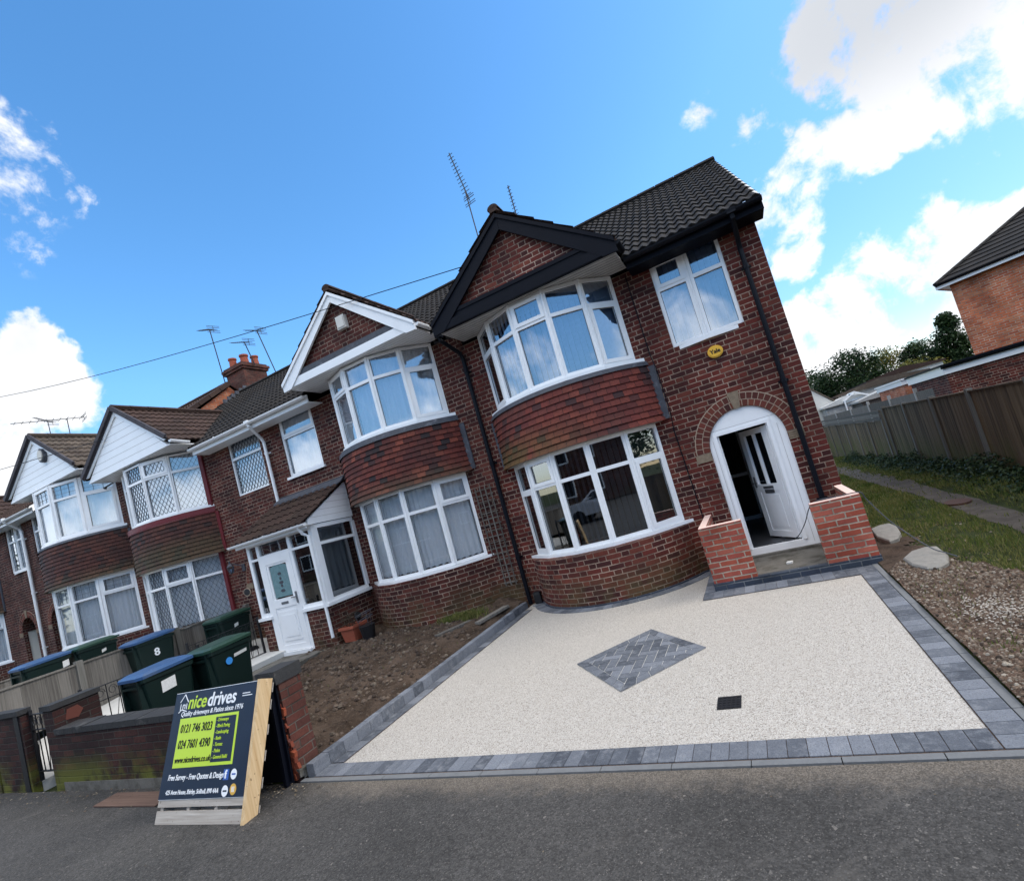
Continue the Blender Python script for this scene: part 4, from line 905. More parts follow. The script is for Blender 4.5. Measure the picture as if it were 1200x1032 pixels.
# ================================================================== HOUSES 4 and 5
def house45(c,x0,x1,label,mirror=False,full=True):
    h=thing('terraced_house',label,'house',((x0+x1)/2,0,.35),group='row of brick terraced houses')
    bay(h,c,1.84,.95,0,1.38,3.05,4.34,5.92,M['brick_far'],M['hung3'],(.06,M['lead']),6.0,
        dict(curtain='net',glassm='glass_net',square='t',mull=.16,fw=.07,casement={(4,'t')}),dict(curtain='net',glassm='glass_hi',square='t',mull=.18,fw=.08,casement={(4,'b')}))
    s=-1 if not mirror else 1
    ax=c+s*2.72; wx=(c+s*3.26,c+s*2.36); wx=(min(wx),max(wx)); 
    if mirror: ax=c+s*3.40; wx=(c+3.0,c+4.20)
    f=MB(); wall_holes(f,x0,x1,0,5.85,[(c-1.75,c+1.75,1.40,3.03),(c-1.75,c+1.75,4.36,5.85),(wx[0],wx[1],4.2,5.74),(ax-.46,ax+.46,0,2.66,'a')],arches=[(ax,.46,2.18,2.66,.9)]); f.build('front_wall',M['brick_far'],h)
    window(h,[(wx[0],.03),((wx[0]+wx[1])/2,.03),(wx[1],.03)],4.2,5.74,tf=.33,curtain='net',glassm='glass_hi',square='all',sillout=.09)
    brick_arch(h,ax,.46,2.18,None,n0=16)
    q=MB(); q.box(ax-.5,ax+.5,.1,1.2,.3,2.7,0,skip='f'); q.box(ax-.28,ax+.46,.92,1.0,.3,2.3,1); q.box(ax-.2,ax+.1,.90,.92,1.4,2.1,2); q.build('recessed_porch',[M['cream'],M['white'],M['room']],h)
    main_roof(h,x0,x1,5.86,M['roof_brown'],skip=lambda p:not(abs(p.x-c)<1.96 and p.y<.1)); shell(h,x0,x1,0,5.8,8.75,3.9,M['brick_orange'],left=False)
    eaves(h,x0,x1,5.86,M['white'],M['white'],[(x0,c-2.0),(c+2.0,x1)] if True else None)
    gable_roof(h,c,1.96,6.10,7.50,5.86,M['roof_mossy'] if not mirror else M['roof_brown'],verge='y'); gable_front(h,c,1.92,5.98,6.14,7.46,M['brick_far'],'clad')
    rooms(h,[(c-1.9,c+1.9,.9,3.06,.0,3.0),(c-1.9,c+1.9,4.1,5.9,.0,3.0),(wx[0]-.1,wx[1]+.1,3.9,5.8,.12,3.0)])
    return h
H4=house45(-19.15,-22.949,-17.001,'brick terraced house with white clad gable, square-leaded top lights and a tall chimney stack')
q=MB(); n=18; q.prism([(-18.67+.16*math.cos(2*PI*i/n),6.80+.2*math.sin(2*PI*i/n)) for i in range(n)],'y',-.95,-.862); q.prism([(-18.67+.12*math.cos(2*PI*i/n),6.80+.15*math.sin(2*PI*i/n)) for i in range(n)],'y',-.975,-.951,1); q.build('alarm_box',[M['lead'],M['cream']],H4)
downpipe(H4,-22.90,5.86,.4,M['white'],-22.8,.045)
H5=house45(-27.25,-29.5,-22.95,'brick terraced house at the far left end of the row, mostly out of view',True)
# raised party wall verge and chimney of house 4
q=MB(); V=Vector((0,1,ROOFS)).normalized(); 
for i in range(10):
    a=Vector((-16.97,-.43+.43*i,5.93+ROOFS*.43*i)); b=a+Vector((0,.41,ROOFS*.41)); q.bar(a,b,.28,.05,0)
    q.bar(a+Vector((.13,0,-.06)),b+Vector((.13,0,-.06)),.03,.13,0)
q.build('verge_tiles',M['roof_brown'],H4)
ch=MB(); ch.box(-17.40,-16.45,4.20,5.15,7.9,9.28); ch.box(-17.46,-16.39,4.14,5.21,9.28,9.37); ch.box(-17.50,-16.35,4.10,5.25,9.37,9.46); ch.box(-17.44,-16.41,4.16,5.19,9.46,9.53)
cho=ch.build('chimney',M['brick_pier'],H4)
for (x,y,r) in ((-17.18,4.42,.13),(-16.72,4.55,.14),(-16.68,4.95,.13)):
    p=MB(); p.tube([(x,y,9.50),(x,y,9.86),(x,y,9.87),(x,y,9.93)],[r*1.1,r*.9,r*1.12,r*1.12],14); p.tube([(x,y,9.9),(x,y,9.935)],r*.8,12,1); p.build('chimney_pot',[M['clay'],M['room']],cho)
q=MB()
for i in range(6): q.bar((-16.40,4.1-.0-i*.17,8.50-i*.118),(-16.40,3.98-i*.17,8.50-i*.118),.06,.13)
q.bar((-16.42,4.16,8.28),(-16.42,5.2,8.5),.05,.18); q.build('flashing',M['lead'],cho)
# ================================================================== GROUND
def inpoly(x,y,P):
    c=False;n=len(P)
    for i in range(n):
        a,b=P[i],P[(i+1)%n]
        if (a[1]>y)!=(b[1]>y) and x<(b[0]-a[0])*(y-a[1])/(b[1]-a[1])+a[0]: c=not c
    return c
def nz(x,y,s=1,o=4): return mnoise.fractal(Vector((x*s,y*s,3.1)),1,2,o)
def S(name,mb,m): return tag(mb.build(name,m),kind='structure')
def drop(y): return 0 if y<2 else -(y-2)*.028
g=MB()
def gz(x,y):
    z=-.07
    if x>0 and y>2: z=-.07+drop(min(y,30))
    return z
xs=[-400,-60,-31,-30,-5.5,-.05,1,3,6,12,30,400]; ys=[-400,-40,-12,-5.1,-5.0,0,2,6,12,20,30,60,500]
for i in range(len(xs)-1):
    for k in range(len(ys)-1):
        q=[(xs[a],ys[b]) for a,b in ((i,k),(i+1,k),(i+1,k+1),(i,k+1))]; g.face([(x,y,gz(x,y)) for x,y in q])
S('ground',g,M['grassland'])
g=MB()
for i in range(60):
    for k in range(14):
        x0=-60+i*2;y0=-26+k*1.5
        if k==13: y1=-5.06
        else: y1=y0+1.5
        g.face([(x0,y0,-.004),(x0+2,y0,-.004),(x0+2,y1,-.004),(x0,y1,-.004)])
S('pavement',g,M['tarmac'])
# alley: lumpy turf sheet
def alley_z(x,y): return drop(y)+.03*nz(x,y,1.3)+.008*nz(x,y,7)+(.05 if x>2.3 else 0)*min(1,(x-2.3)*2)-(.035 if 1.4<x<1.95 else 0)
g=MB(); nx,ny=26,110
def ap(i,k): x=-.068+i*.14 if i else -.068; y=-5.06+k*.30; return (x,y,alley_z(x,y)-.0)
for i in range(nx):
    for k in range(ny): g.face([ap(i,k),ap(i+1,k),ap(i+1,k+1),ap(i,k+1)])
S('alley_verge',g,M['grassland'])
g=MB()
for k in range(120):
    y0=-5.05+k*.28;y1=y0+.28
    def e(y): return 1.45+.10*nz(1,y,.7)-(.03*max(0,(y+1))*.0), 1.82+.10*nz(5,y,.6)+(.02*max(0,y))
    n=5
    for j in range(n):
        a,b=e(y0),e(y1); f=lambda q,t:q[0]+(q[1]-q[0])*t
        P=[(f(a,j/n),y0),(f(a,(j+1)/n),y0),(f(b,(j+1)/n),y1),(f(b,j/n),y1)]
        g.face([(x,y,alley_z(x,y)+.012) for x,y in P])
S('path',g,M['dirt'])
q=MB(); n=16; q.prism([(1.60+.17*math.cos(2*PI*i/n),1.44+.22*math.sin(2*PI*i/n)) for i in range(n)],'z',-.04,.005); tag(q.build('manhole_cover',M['rust']),'round rusty brown inspection cover set in the dirt path','cover')
# gravel patch sheet + stones
def gp(x,y):
    bx=.60+.15*math.sin(y*2.1)+.3*max(0,-(y+2.2)); return -.07<x<bx and -5.0<y<(-1.65+.25*math.sin(x*6))
g=MB()
for i in range(24):
    for k in range(40):
        x0=-.066+i*.09;y0=-5.02+k*.09
        if gp(x0+.04,y0+.04):
            P=[(x0,y0),(x0+.09,y0),(x0+.09,y0+.09),(x0,y0+.09)]; g.face([(x,y,alley_z(x,y)+.035) for x,y in P])
S('gravel_bed',g,M['gravelbed'])
def pebble(mb,x,y,z,r,flat=.45,rnd=None):
    if rnd is None: rnd=random.random()
    a=random.random()*PI; n=5; el=random.uniform(.6,1); T=[]
    for j,(zz,rr) in enumerate(((0,.8),(flat*.6,1),(flat*1.3,.55))):
        T.append([(x+r*rr*(math.cos(2*PI*i/n+a)*1)*random.uniform(.8,1.1),y+r*rr*el*math.sin(2*PI*i/n+a)*random.uniform(.8,1.1),z+r*zz) for i in range(n)])
    for j in range(2):
        for i in range(n): mb.face([T[j][i],T[j][(i+1)%n],T[j+1][(i+1)%n],T[j+1][i]],None,0,rnd)
    mb.face(T[2],None,0,rnd)
random.seed(21); g=MB(); c=0
while c<22000:
    x=random.uniform(-.06,2.0);y=random.uniform(-5.0,-1.4)
    if gp(x,y):
        pebble(g,x,y,alley_z(x,y)+.03,random.choice((.004,.005,.006,.007,.009,.011,.018))*random.uniform(.7,1.1),random.uniform(.3,1.1)); c+=1
for i in range(900):
    x=random.uniform(.05,1.3);y=random.uniform(-2.2,.6); 
    if random.random()<math.exp(-((x-.3)**2)*3): pebble(g,x,y,alley_z(x,y)+.004,random.uniform(.006,.018))
tag(g.build('gravel',M['stones']),'reddish brown gravel and stones beside the driveway kerb','gravel',kind='stuff')
# grit patch (spilled pale aggregate)
g=MB()
for i in range(420):
    x=random.gauss(.33,.12);y=random.gauss(-3.2,.22)
    if x>-.05: pebble(g,x,y,alley_z(x,y)+.045,random.uniform(.005,.010),rnd=.95)
tag(g.build('spilled_aggregate',M['spill']),'pale spilled aggregate patch lying on the gravel','aggregate',kind='stuff')
# grass
random.seed(5); g=MB()
def blade(mb,x,y,z,h,w=.006,mi=0):
    a=random.random()*2*PI; lx,ly=math.cos(a)*h*random.uniform(.1,.7),math.sin(a)*h*random.uniform(.1,.7); b=random.random()*PI; dx,dy=math.cos(b)*w,math.sin(b)*w; rn=min(1,max(0,.5+.55*nz(x,y,.9)+random.uniform(-.3,.3)))
    mb.face([(x-dx,y-dy,z),(x+dx,y+dy,z),(x+lx*.5+dx*.7,y+ly*.5+dy*.7,z+h*.6),(x+lx*.5-dx*.7,y+ly*.5-dy*.7,z+h*.6)],None,mi,rn)
    mb.face([(x+lx*.5-dx*.7,y+ly*.5-dy*.7,z+h*.6),(x+lx*.5+dx*.7,y+ly*.5+dy*.7,z+h*.6),(x+lx,y+ly,z+h)],None,mi,rn)
c=0
for i in range(2600):
    x=random.uniform(.0,1.9);y=random.uniform(-4.9,-1.2)
    if gp(x,y) and (nz(x,y,2.2)>.12 or random.random()<.12): blade(g,x,y,alley_z(x,y)+.03,random.uniform(.02,.05),.004)
while c<60000:
    y=-5+26*random.random()**1.7; x=random.uniform(.05,2.95)
    if gp(x+random.uniform(-.12,.05),y) : continue
    if 1.40<x<1.90 and random.random()<.93: continue
    if y<-.3 and x<.55+.12*math.sin(y*5): continue
    if y<1 and x<.25: continue
    if nz(x,y,1.7)<-.25 and random.random()<.7: continue
    blade(g,x,y,alley_z(x,y)-.005,random.uniform(.025,.075)*(1+.5*nz(x,y,2)),.005+.0015*max(0,y)*.5); c+=1
tag(g.build('grass',M['blades']),'patchy green grass growing along the alley','grass',kind='stuff')
# ivy / nettles along the fence foot
random.seed(6); g=MB(); c=0
def leafq(mb,x,y,z,s,mi=0,rn=None,up=.5):
    n=Vector((random.uniform(-1,1),random.uniform(-1,1),random.uniform(-.2,1)+up)).normalized(); a=n.orthogonal().normalized(); b=n.cross(a); t=random.random()*2*PI
    a,b=a*math.cos(t)+b*math.sin(t),b*math.cos(t)-a*math.sin(t); p=Vector((x,y,z))
    mb.face([p-a*s*.5,p+b*s*.42,p+a*s*.75,p-b*s*.42],None,mi,random.random() if rn is None else rn)
while c<22000:
    y=-5+22*random.random()**1.3; hh=.20+.17*nz(2,y,.8)+.1*nz(9,y,3); x=2.87-abs(random.gauss(0,.30)); 
    if hh<.05 or x<1.95: continue
    k=max(0,1-(2.87-x)/.8); z=alley_z(x,y)+random.random()**1.2*max(.04,hh*k*1.3); leafq(g,x,y,z,random.uniform(.03,.06)); c+=1
tag(g.build('ivy',M['ivy']),'dark ivy and weeds spreading along the foot of the fence','ivy',kind='stuff')
# ================================================================== DRIVEWAY
ZD=.0
brd=offset_path([(-5.24,0),(-5.16,-.02)]+arc_pts(-3.61,1.465,.97,30)[1:-1]+[(-2.06,-.02),(-1.98,0)],.0)
outer=offset_path(brd,.20)
g=MB(); P=[(-5.31,-5.0),(-.13,-5.0),(-.13,-.4),(-.1,-.02),(-5.31,-.02)]
nx=52
for i in range(26):
    for k in range(25):
        x0=-5.31+i*.1993;y0=-5.0+k*.2; g.face([(x0,y0,ZD),(x0+.1993,y0,ZD),(x0+.1993,y0+.2,ZD),(x0,y0+.2,ZD)])
S('driveway',g,M['resin'])
def block(mb,pts,z,h=.006,gap=.003):
    c=Vector((sum(p[0] for p in pts)/len(pts),sum(p[1] for p in pts)/len(pts))); q=[]
    for p in pts:
        v=Vector(p[:2])-c; L=v.length; q.append(c+v*(1-gap*1.4/max(L,.01)))
    rn=random.random(); mb.prism([(p.x,p.y) for p in q],'z',z-.03,z+h,0,rn)
random.seed(11)
bl=MB(); N=44; x0,x1=-5.30,-.305
for i in range(N):
    a=x0+(x1-x0)*i/N;b=x0+(x1-x0)*(i+1)/N
    sk=0 if a>-4.6 else 0
    block(bl,[(a,-4.995),(b,-4.995),(b,-4.80),(a,-4.80)],.004)
N=30
for i in range(N):
    a=-4.995+(4.995-1.28)*i/N;b=-4.995+(4.995-1.28)*(i+1)/N
    block(bl,[(-.302,a),(-.128,a),(-.128,b),(-.302,b)],.004)
for i in range(24):        # left flat course
    a=-4.79+4.35*i/24;b=-4.79+4.35*(i+1)/24; block(bl,[(-5.295,a),(-5.155,a),(-5.155,b),(-5.295,b)],.004)
for i in range(14):        # course in front of the porch
    a=-2.10+1.80*i/14;b=-2.10+1.80*(i+1)/14; block(bl,[(a,-1.58),(b,-1.58),(b,-1.275),(a,-1.275)],.004) if i%1==0 else 0
for i in range(6):
    a=-1.27+.16*i; block(bl,[(-2.10,a),(-1.96,a),(-1.96,a+.155),(-2.10,a+.155)],.004)
for i in range(3): block(bl,[(-.302+.075*i,-1.58),(-.302+.075*(i+1),-1.58),(-.302+.075*(i+1),-1.28),(-.302+.075*i,-1.28)],.0045)
L=0; seg=[]
for i in range(1,len(brd)-2):
    a,b,c2,d2=brd[i],brd[i+1],outer[i+1],outer[i]
    block(bl,[a,d2,c2,b],.004)
S('paving_border',bl,M['paver'])
tag(bl and bpy.data.objects['paving_border'],kind='structure')
# backing sheet in the joints
g=MB()
def sheet(mb,x0,x1,y0,y1,z): mb.face([(x0,y0,z),(x1,y0,z),(x1,y1,z),(x0,y1,z)])
sheet(g,-5.305,-.128,-5.0,-4.795,.004);sheet(g,-.304,-.128,-4.79,-1.28,.004);sheet(g,-5.305,-5.15,-4.79,-.4,.004);sheet(g,-2.105,-.31,-1.585,-1.27,.004)
S('joint_sand',g,M['gravelbed'])
k=MB(); random.seed(3)
for i in range(11): 
    a=-5.42+i*.4855; k.box(a+.003,a+.4825,-5.055,-5.002,-.05,.006)
for i in range(10):
    a=-5.0+i*.375; k.box(-.125,-.07,a+.003,a+.372,-.05,.012)
S('edging_kerb',k,M['conc_white'])
k=MB()
for i in range(26):
    a=-4.98+i*.182; k.box(-5.40,-5.305,a+.002,a+.180,-.05,.115+random.uniform(-.002,.002))
S('raised_kerb',k,M['paver'])
k=MB()
for i in range(20): k.box(-5.45,-5.405,-4.9+i*.23,-4.9+i*.23+.226,-.05,.08+random.uniform(-.01,.01))
S('kerb_haunch',k,M['conc_mossy'])
# diamond of block paving
cx,cy,hx,hy=-2.64,-3.15,.70,.77
dm=MB(); rndm=random.Random(8)
dmb=[(cx-hx,cy),(cx,cy-hy),(cx+hx,cy),(cx,cy+hy)]
def clip(poly,P):
    out=poly
    for i in range(len(P)):
        a,b=P[i],P[(i+1)%len(P)]; nw=[]
        ins=lambda p:(b[0]-a[0])*(p[1]-a[1])-(b[1]-a[1])*(p[0]-a[0])>=0
        for j in range(len(out)):
            p,q=out[j],out[(j+1)%len(out)]
            if ins(p)!=ins(q):
                d1=(b[0]-a[0])*(p[1]-a[1])-(b[1]-a[1])*(p[0]-a[0]); d2=(b[0]-a[0])*(q[1]-a[1])-(b[1]-a[1])*(q[0]-a[0]); t_=d1/(d1-d2)
                m_=(p[0]+(q[0]-p[0])*t_,p[1]+(q[1]-p[1])*t_)
            if ins(p): nw.append(p)
            if ins(p)!=ins(q): nw.append(m_)
        out=nw
        if len(out)<3: return None
    return out
def inset(P,f): return [(cx+(x-cx)*f,cy+(y-cy)*f) for x,y in P]
I1=inset(dmb,.80)
for i in range(4):
    a,b=dmb[i],dmb[(i+1)%4];c1,c2=I1[i],I1[(i+1)%4]; n=6
    for j in range(n):
        f=lambda p,q,t_:(p[0]+(q[0]-p[0])*t_,p[1]+(q[1]-p[1])*t_)
        block(dm,[f(a,b,j/n),f(a,b,(j+1)/n),f(c1,c2,(j+1)/n),f(c1,c2,j/n)],.004)
I2=inset(dmb,.79); w_=.1
for i in range(-12,13):
    for j in range(-12,13):
        # 90-degree herringbone: cell index pattern
        k_=(i-j)%4
        if k_==0: R0=(i*w_,j*w_,(i+2)*w_,(j+1)*w_)
        elif k_==2: R0=(i*w_,(j-1)*w_,(i+1)*w_,(j+1)*w_)
        else: continue
        R4=[(cx+p,cy+q) for p,q in ((R0[0]+.004,R0[1]+.004),(R0[2]-.004,R0[1]+.004),(R0[2]-.004,R0[3]-.004),(R0[0]+.004,R0[3]-.004))]
        pl=clip(R4,I2)
        if pl: dm.prism(pl,'z',-.02,.009,0,rndm.random())
S('paving_diamond',dm,M['paver'])
g=MB(); g.face([(x,y,.0045) for x,y in inset(dmb,1.0)]); S('diamond_joint_sand',g,M['slabs'])
q=MB(); q.box(-1.775,-1.60,-4.365,-4.18,-.02,.006); 
for i in range(5):
    for j in range(5): q.box(-1.765+i*.033,-1.765+i*.033+.022,-4.355+j*.036,-4.355+j*.036+.024,.006,.009)
tag(q.build('drain_cover',M['iron']),'small square black drain cover set in the pale resin driveway','drain cover')
# porch walls, step slab
def porchwall(lbl,x0,x1,y0,y1,ret):
    t_=thing('garden_wall',lbl,'low wall',((x0+x1)/2,y0,0),group='new red brick walls beside the doorstep')
    m=MB(); m.box(x0,x1,y0,y0+.105,.1,.85); 
    a,b=ret; m.box(a,b,y0+.106,y1,.1,.85)
    # broken perforated top: mortar skim, sunlit brightness put into its pale colour
    m.box(x0+.003,x1-.003,y0+.003,y0+.102,.85,.856,1); m.box(a+.003,b-.003,y0+.102,y1,.85,.856,1)
    m.build('brickwork',[M['brick_new'],M['brickpink']],t_); return t_
M['brickpink']=plain('pale_sunlit_brick_top',(.72,.52,.45),.9,.2,.12,14,bump=.6)
porchwall('new red brick wall at the left of the doorstep',-1.945,-1.39,-1.245,-.03,(-1.945,-1.845))
porchwall('new red brick wall at the right of the doorstep, topped with a return to the house corner',-.565,-.012,-1.245,-.03,(-.115,-.012))
m=MB(); m.box(-1.955,0.0,-1.27,-1.165,-.05,.099); tag(m.build('brick_plinth',M['brick_blue']),'blue engineering brick course along the front of the porch','brick edging')
m=MB(); m.box(-1.84,-.12,-1.16,-.055,-.05,.062); tag(m.build('porch_slab',M['conc_mossy']),kind='structure')
m=MB(); m.prism([(-1.02,-.75),(-.95,-.76),(-.93,-.69),(-1.0,-.68)],'z',.063,.085); tag(m.build('crumpled_wrapper',M['sticker']),'small white scrap of plastic on the porch slab','litter')
# hose/cable over the right wall
q=MB(); pth=[(-.98,.55,.20),(-.9,.1,.20),(-.78,-.3,.30),(-.66,-.8,.55),(-.56,-1.10,.80),(-.45,-1.15,.868),(-.2,-1.19,.868),(.0,-1.20,.862),(.05,-1.2,.75),(.2,-1.3,.45),(.42,-1.5,.16),(.53,-1.60,.09),(.60,-1.66,.05)]
def smooth(P,n=6):
    P=[Vector(p) for p in P];o=[]
    for i in range(len(P)-1):
        a,b,c,d=P[max(i-1,0)],P[i],P[i+1],P[min(i+2,len(P)-1)]
        for j in range(n):
            t_=j/n; o.append(.5*((2*b)+(c-a)*t_+(2*a-5*b+4*c-d)*t_*t_+(3*b-a-3*c+d)*t_**3))
    o.append(P[-1]); return o
q.tube(smooth(pth),.0065,6); tag(q.build('extension_cable',M['lead'],smooth=True),'thin grey cable running from the open door over the right brick wall','cable')
# rubble slabs
def rubble(lbl,pts,z0,z1,tilt):
    m=MB(); n=len(pts); rr=random.Random(len(lbl)); c=(sum(p[0] for p in pts)/n,sum(p[1] for p in pts)/n)
    fz=lambda p,z:z+(p[1]-c[1])*tilt
    e=[(c[0]+(p[0]-c[0])*.93,c[1]+(p[1]-c[1])*.93) for p in pts]
    e2=[(c[0]+(p[0]-c[0])*.5,c[1]+(p[1]-c[1])*.5) for p in pts]
    for i in range(n):
        j=(i+1)%n
        m.face([(*pts[i],fz(pts[i],z0)),(*pts[j],fz(pts[j],z0)),(*pts[j],fz(pts[j],z1-.015)),(*pts[i],fz(pts[i],z1-.015))])
        m.face([(*pts[i],fz(pts[i],z1-.015)),(*pts[j],fz(pts[j],z1-.015)),(*e[j],fz(e[j],z1)),(*e[i],fz(e[i],z1))])
        m.face([(*e[i],fz(e[i],z1)),(*e[j],fz(e[j],z1)),(*e2[j],fz(e2[j],z1+.008)),(*e2[i],fz(e2[i],z1+.008))])
    m.face([(*p,fz(p,z1+.008)) for p in e2])
    tag(m.build('concrete_slab',M['rubble']),lbl,'rubble',group='broken concrete slabs beside the wall')
M['rubble']=plain('rough_pale_concrete',(.23,.22,.20),.95,.1,.3,14,bump=.9,fine=90)
rubble('broken pale concrete slab nearest the brick wall, tilted over a gap',[(.20,.30),(.33,.44),(.47,.45),(.50,.2),(.45,-.20),(.36,-.45),(.24,-.55),(.17,-.2)],.02,.085,.02)
rubble('larger flat concrete slab lying between the gravel and the grass',[(.16,-1.45),(.30,-1.22),(.46,-1.14),(.56,-1.2),(.54,-1.6),(.46,-1.86),(.36,-1.97),(.25,-1.95),(.17,-1.75)],.01,.075,.01)
# dark dug earth between slabs
g=MB()
for i in range(8):
    for k in range(26):
        x0=-.06+i*.08;y0=-1.9+k*.1
        if x0>.42+.1*math.sin(k): continue
        P=[(x0,y0),(x0+.08,y0),(x0+.08,y0+.1),(x0,y0+.1)]; g.face([(x,y,alley_z(x,y)+.022+.02*nz(x,y,8)) for x,y in P])
S('dug_earth',g,M['soil'])
# ================================================================== FRONT GARDEN OF HOUSE 2
def soil_z(x,y):
    t_=min(1,max(0,(y+5)/4.6)); base=.03+.17*t_
    if x>-5.75: base=base*(1-(x+5.75)/.35*.55)
    return base+.045*nz(x,y,1.8,5)+.035*nz(x+7,y,6,5)
g=MB(); nx,ny=96,92
for i in range(nx):
    for k in range(ny):
        xa=-9.72+i*.0447;ya_=-4.82+k*.0515
        P=[(xa,ya_),(xa+.0447,ya_),(xa+.0447,ya_+.0515),(xa,ya_+.0515)]; g.face([(x,y,soil_z(x,y)) for x,y in P])
S('soil_bed',g,M['soil'])
random.seed(31); g=MB()
for i in range(9000):
    x=random.uniform(-9.7,-5.5);y=random.uniform(-4.8,-.9)
    if nz(x+3,y,1.1)<-.12 and random.random()<.75: continue
    pebble(g,x,y,soil_z(x,y)-.006,random.choice((.005,.007,.01,.014,.02,.035))*random.uniform(.5,1.2),random.uniform(.4,1))
tag(g.build('soil_clods',M['clods']),'dark brown clods of turned earth covering the front garden','earth',kind='stuff')
g=MB()
for i in range(1500):
    x=random.gauss(-6.25,.22);y=random.gauss(-.78,.10); 
    if y>-.95+.0 and x<-5.5: blade(g,x,y-.15,soil_z(x,y)-.01,random.uniform(.04,.12),.006)
for i in range(500):
    x=random.uniform(-9.4,-5.6);y=random.uniform(-4.6,-1.2)
    if nz(x,y,2.7)>.28: blade(g,x,y,soil_z(x,y),random.uniform(.02,.06),.004)
tag(g.build('weeds',M['blades']),'tuft of green weeds at the foot of the bay wall','weeds',kind='stuff')
for i,(x,y,l,r_,lb) in enumerate([(-6.1,-1.25,.9,62,'weathered plank edging lying on the soil near the bay'),(-5.62,-.95,.8,80,'short plank edging lying on the soil beside the kerb')]):
    m=MB(); T_=Matrix.Translation((x,y,soil_z(x,y)+.03))@Matrix.Rotation(R_(r_),4,'Z'); m.box(-l/2,l/2,-.06,.06,-.02,.02,M=T_); tag(m.build('plank',M['fence_grey']),lb,'plank')
m=MB(); m.box(-10.3,-9.15,-2.3,-1.35,.1,.20); m.box(-10.45,-9.72,-4.8,-2.31,-.02,.13); S('garden_path',m,M['conc_mossy'])
g=MB(); g.face([(-12.95,-4.95,.10),(-10.46,-4.95,.06),(-10.46,-2.9,.26),(-12.95,-2.9,.40)]); g.face([(-12.95,-2.9,.40),(-10.46,-2.9,.26),(-10.46,-.05,.28),(-12.95,-.05,.42)]); sheet(g,-17,-12.96,-4.95,-.05,.44); g.face([(-10.46,-4.95,.06),(-10.46,-2.9,.26),(-10.46,-2.9,-.1),(-10.46,-4.95,-.1)]); g.face([(-10.46,-2.9,.26),(-10.46,-.05,.28),(-10.46,-.05,-.1),(-10.46,-2.9,-.1)]); S('paved_forecourt',g,M['slabs'])
# trellis
t_=thing('trellis','weathered wooden square trellis fixed to the wall beside the black downpipe','trellis',(-5.68,-.05,.35))
for i,x in enumerate((-5.86,-5.75,-5.64,-5.53)):
    m=MB(); m.bar((x,-.035,.42),(x,-.035,2.35),.018,.012,up=(0,1,0)); m.build('lath',M['fence_grey'],t_)
for i in range(17):
    m=MB(); z=.47+i*.113; m.bar((-5.89,-.022,z),(-5.50,-.022,z),.012,.016); m.build('lath',M['fence_grey'],t_)
# plant pots by the porch
t_=thing('plant_pot','square terracotta planter holding bare twigs beside the porch','plant pot',(-8.72,-.95,.19))
m=MB()
a=[(-.17,-.17),(.17,-.17),(.17,.17),(-.17,.17)]; T_=Matrix.Translation((-8.72,-.98,.19))
for i in range(4):
    p,q_=a[i],a[(i+1)%4]; m.face([T_@Vector((p[0]*.8,p[1]*.8,0)),T_@Vector((q_[0]*.8,q_[1]*.8,0)),T_@Vector((*q_,.26)),T_@Vector((*p,.26))])
m.box(-.19,.19,-.19,-.16,.24,.29,M=T_);m.box(-.19,.19,.16,.19,.24,.29,M=T_);m.box(-.19,-.16,-.16,.16,.24,.29,M=T_);m.box(.16,.19,-.16,.16,.24,.29,M=T_)
m.build('pot',M['clay'],t_); m=MB(); m.box(-.16,.16,-.16,.16,.20,.25,M=T_); m.build('soil',M['soil'],t_)
m=MB(); random.seed(4)
for i in range(10):
    m.tube(smooth([T_@Vector((random.uniform(-.1,.1),random.uniform(-.1,.1),.24)),T_@Vector((random.uniform(-.2,.2),random.uniform(-.2,.2),.42)),T_@Vector((random.uniform(-.3,.3),random.uniform(-.25,.25),random.uniform(.35,.6)))],4),.006,5)
m.build('twigs',M['bark'],t_)
t_=thing('plant_pot','round black pot with wire hoops standing on the soil by the porch','plant pot',(-8.35,-.62,.2)); m=MB(); m.tube([(-8.35,-1.0,.17),(-8.35,-1.0,.42)],[.11,.15],14); m.build('pot',M['iron'],t_)
m=MB()
for r_,z in ((.15,.55),(.17,.65)):
    m.tube([(-8.35+r_*math.cos(2*PI*i/16),-1.0+r_*math.sin(2*PI*i/16),z+.05*math.cos(2*PI*i/16)) for i in range(17)],.006,5)
for i in range(3): m.tube([(-8.35+.12*math.cos(i*2.1),-1.0+.12*math.sin(i*2.1),.4),(-8.35+.16*math.cos(i*2.1),-1.0+.16*math.sin(i*2.1),.66)],.005,5)
m.build('wire_hoops',M['lead'],t_)
m=MB(); m.prism([(-8.4,-3.1),(-8.3,-3.12),(-8.28,-3.04),(-8.36,-3.02)],'z',.16,.20); tag(m.build('crumpled_wrapper',M['sticker']),'small white scrap of paper lying on the turned soil','litter')
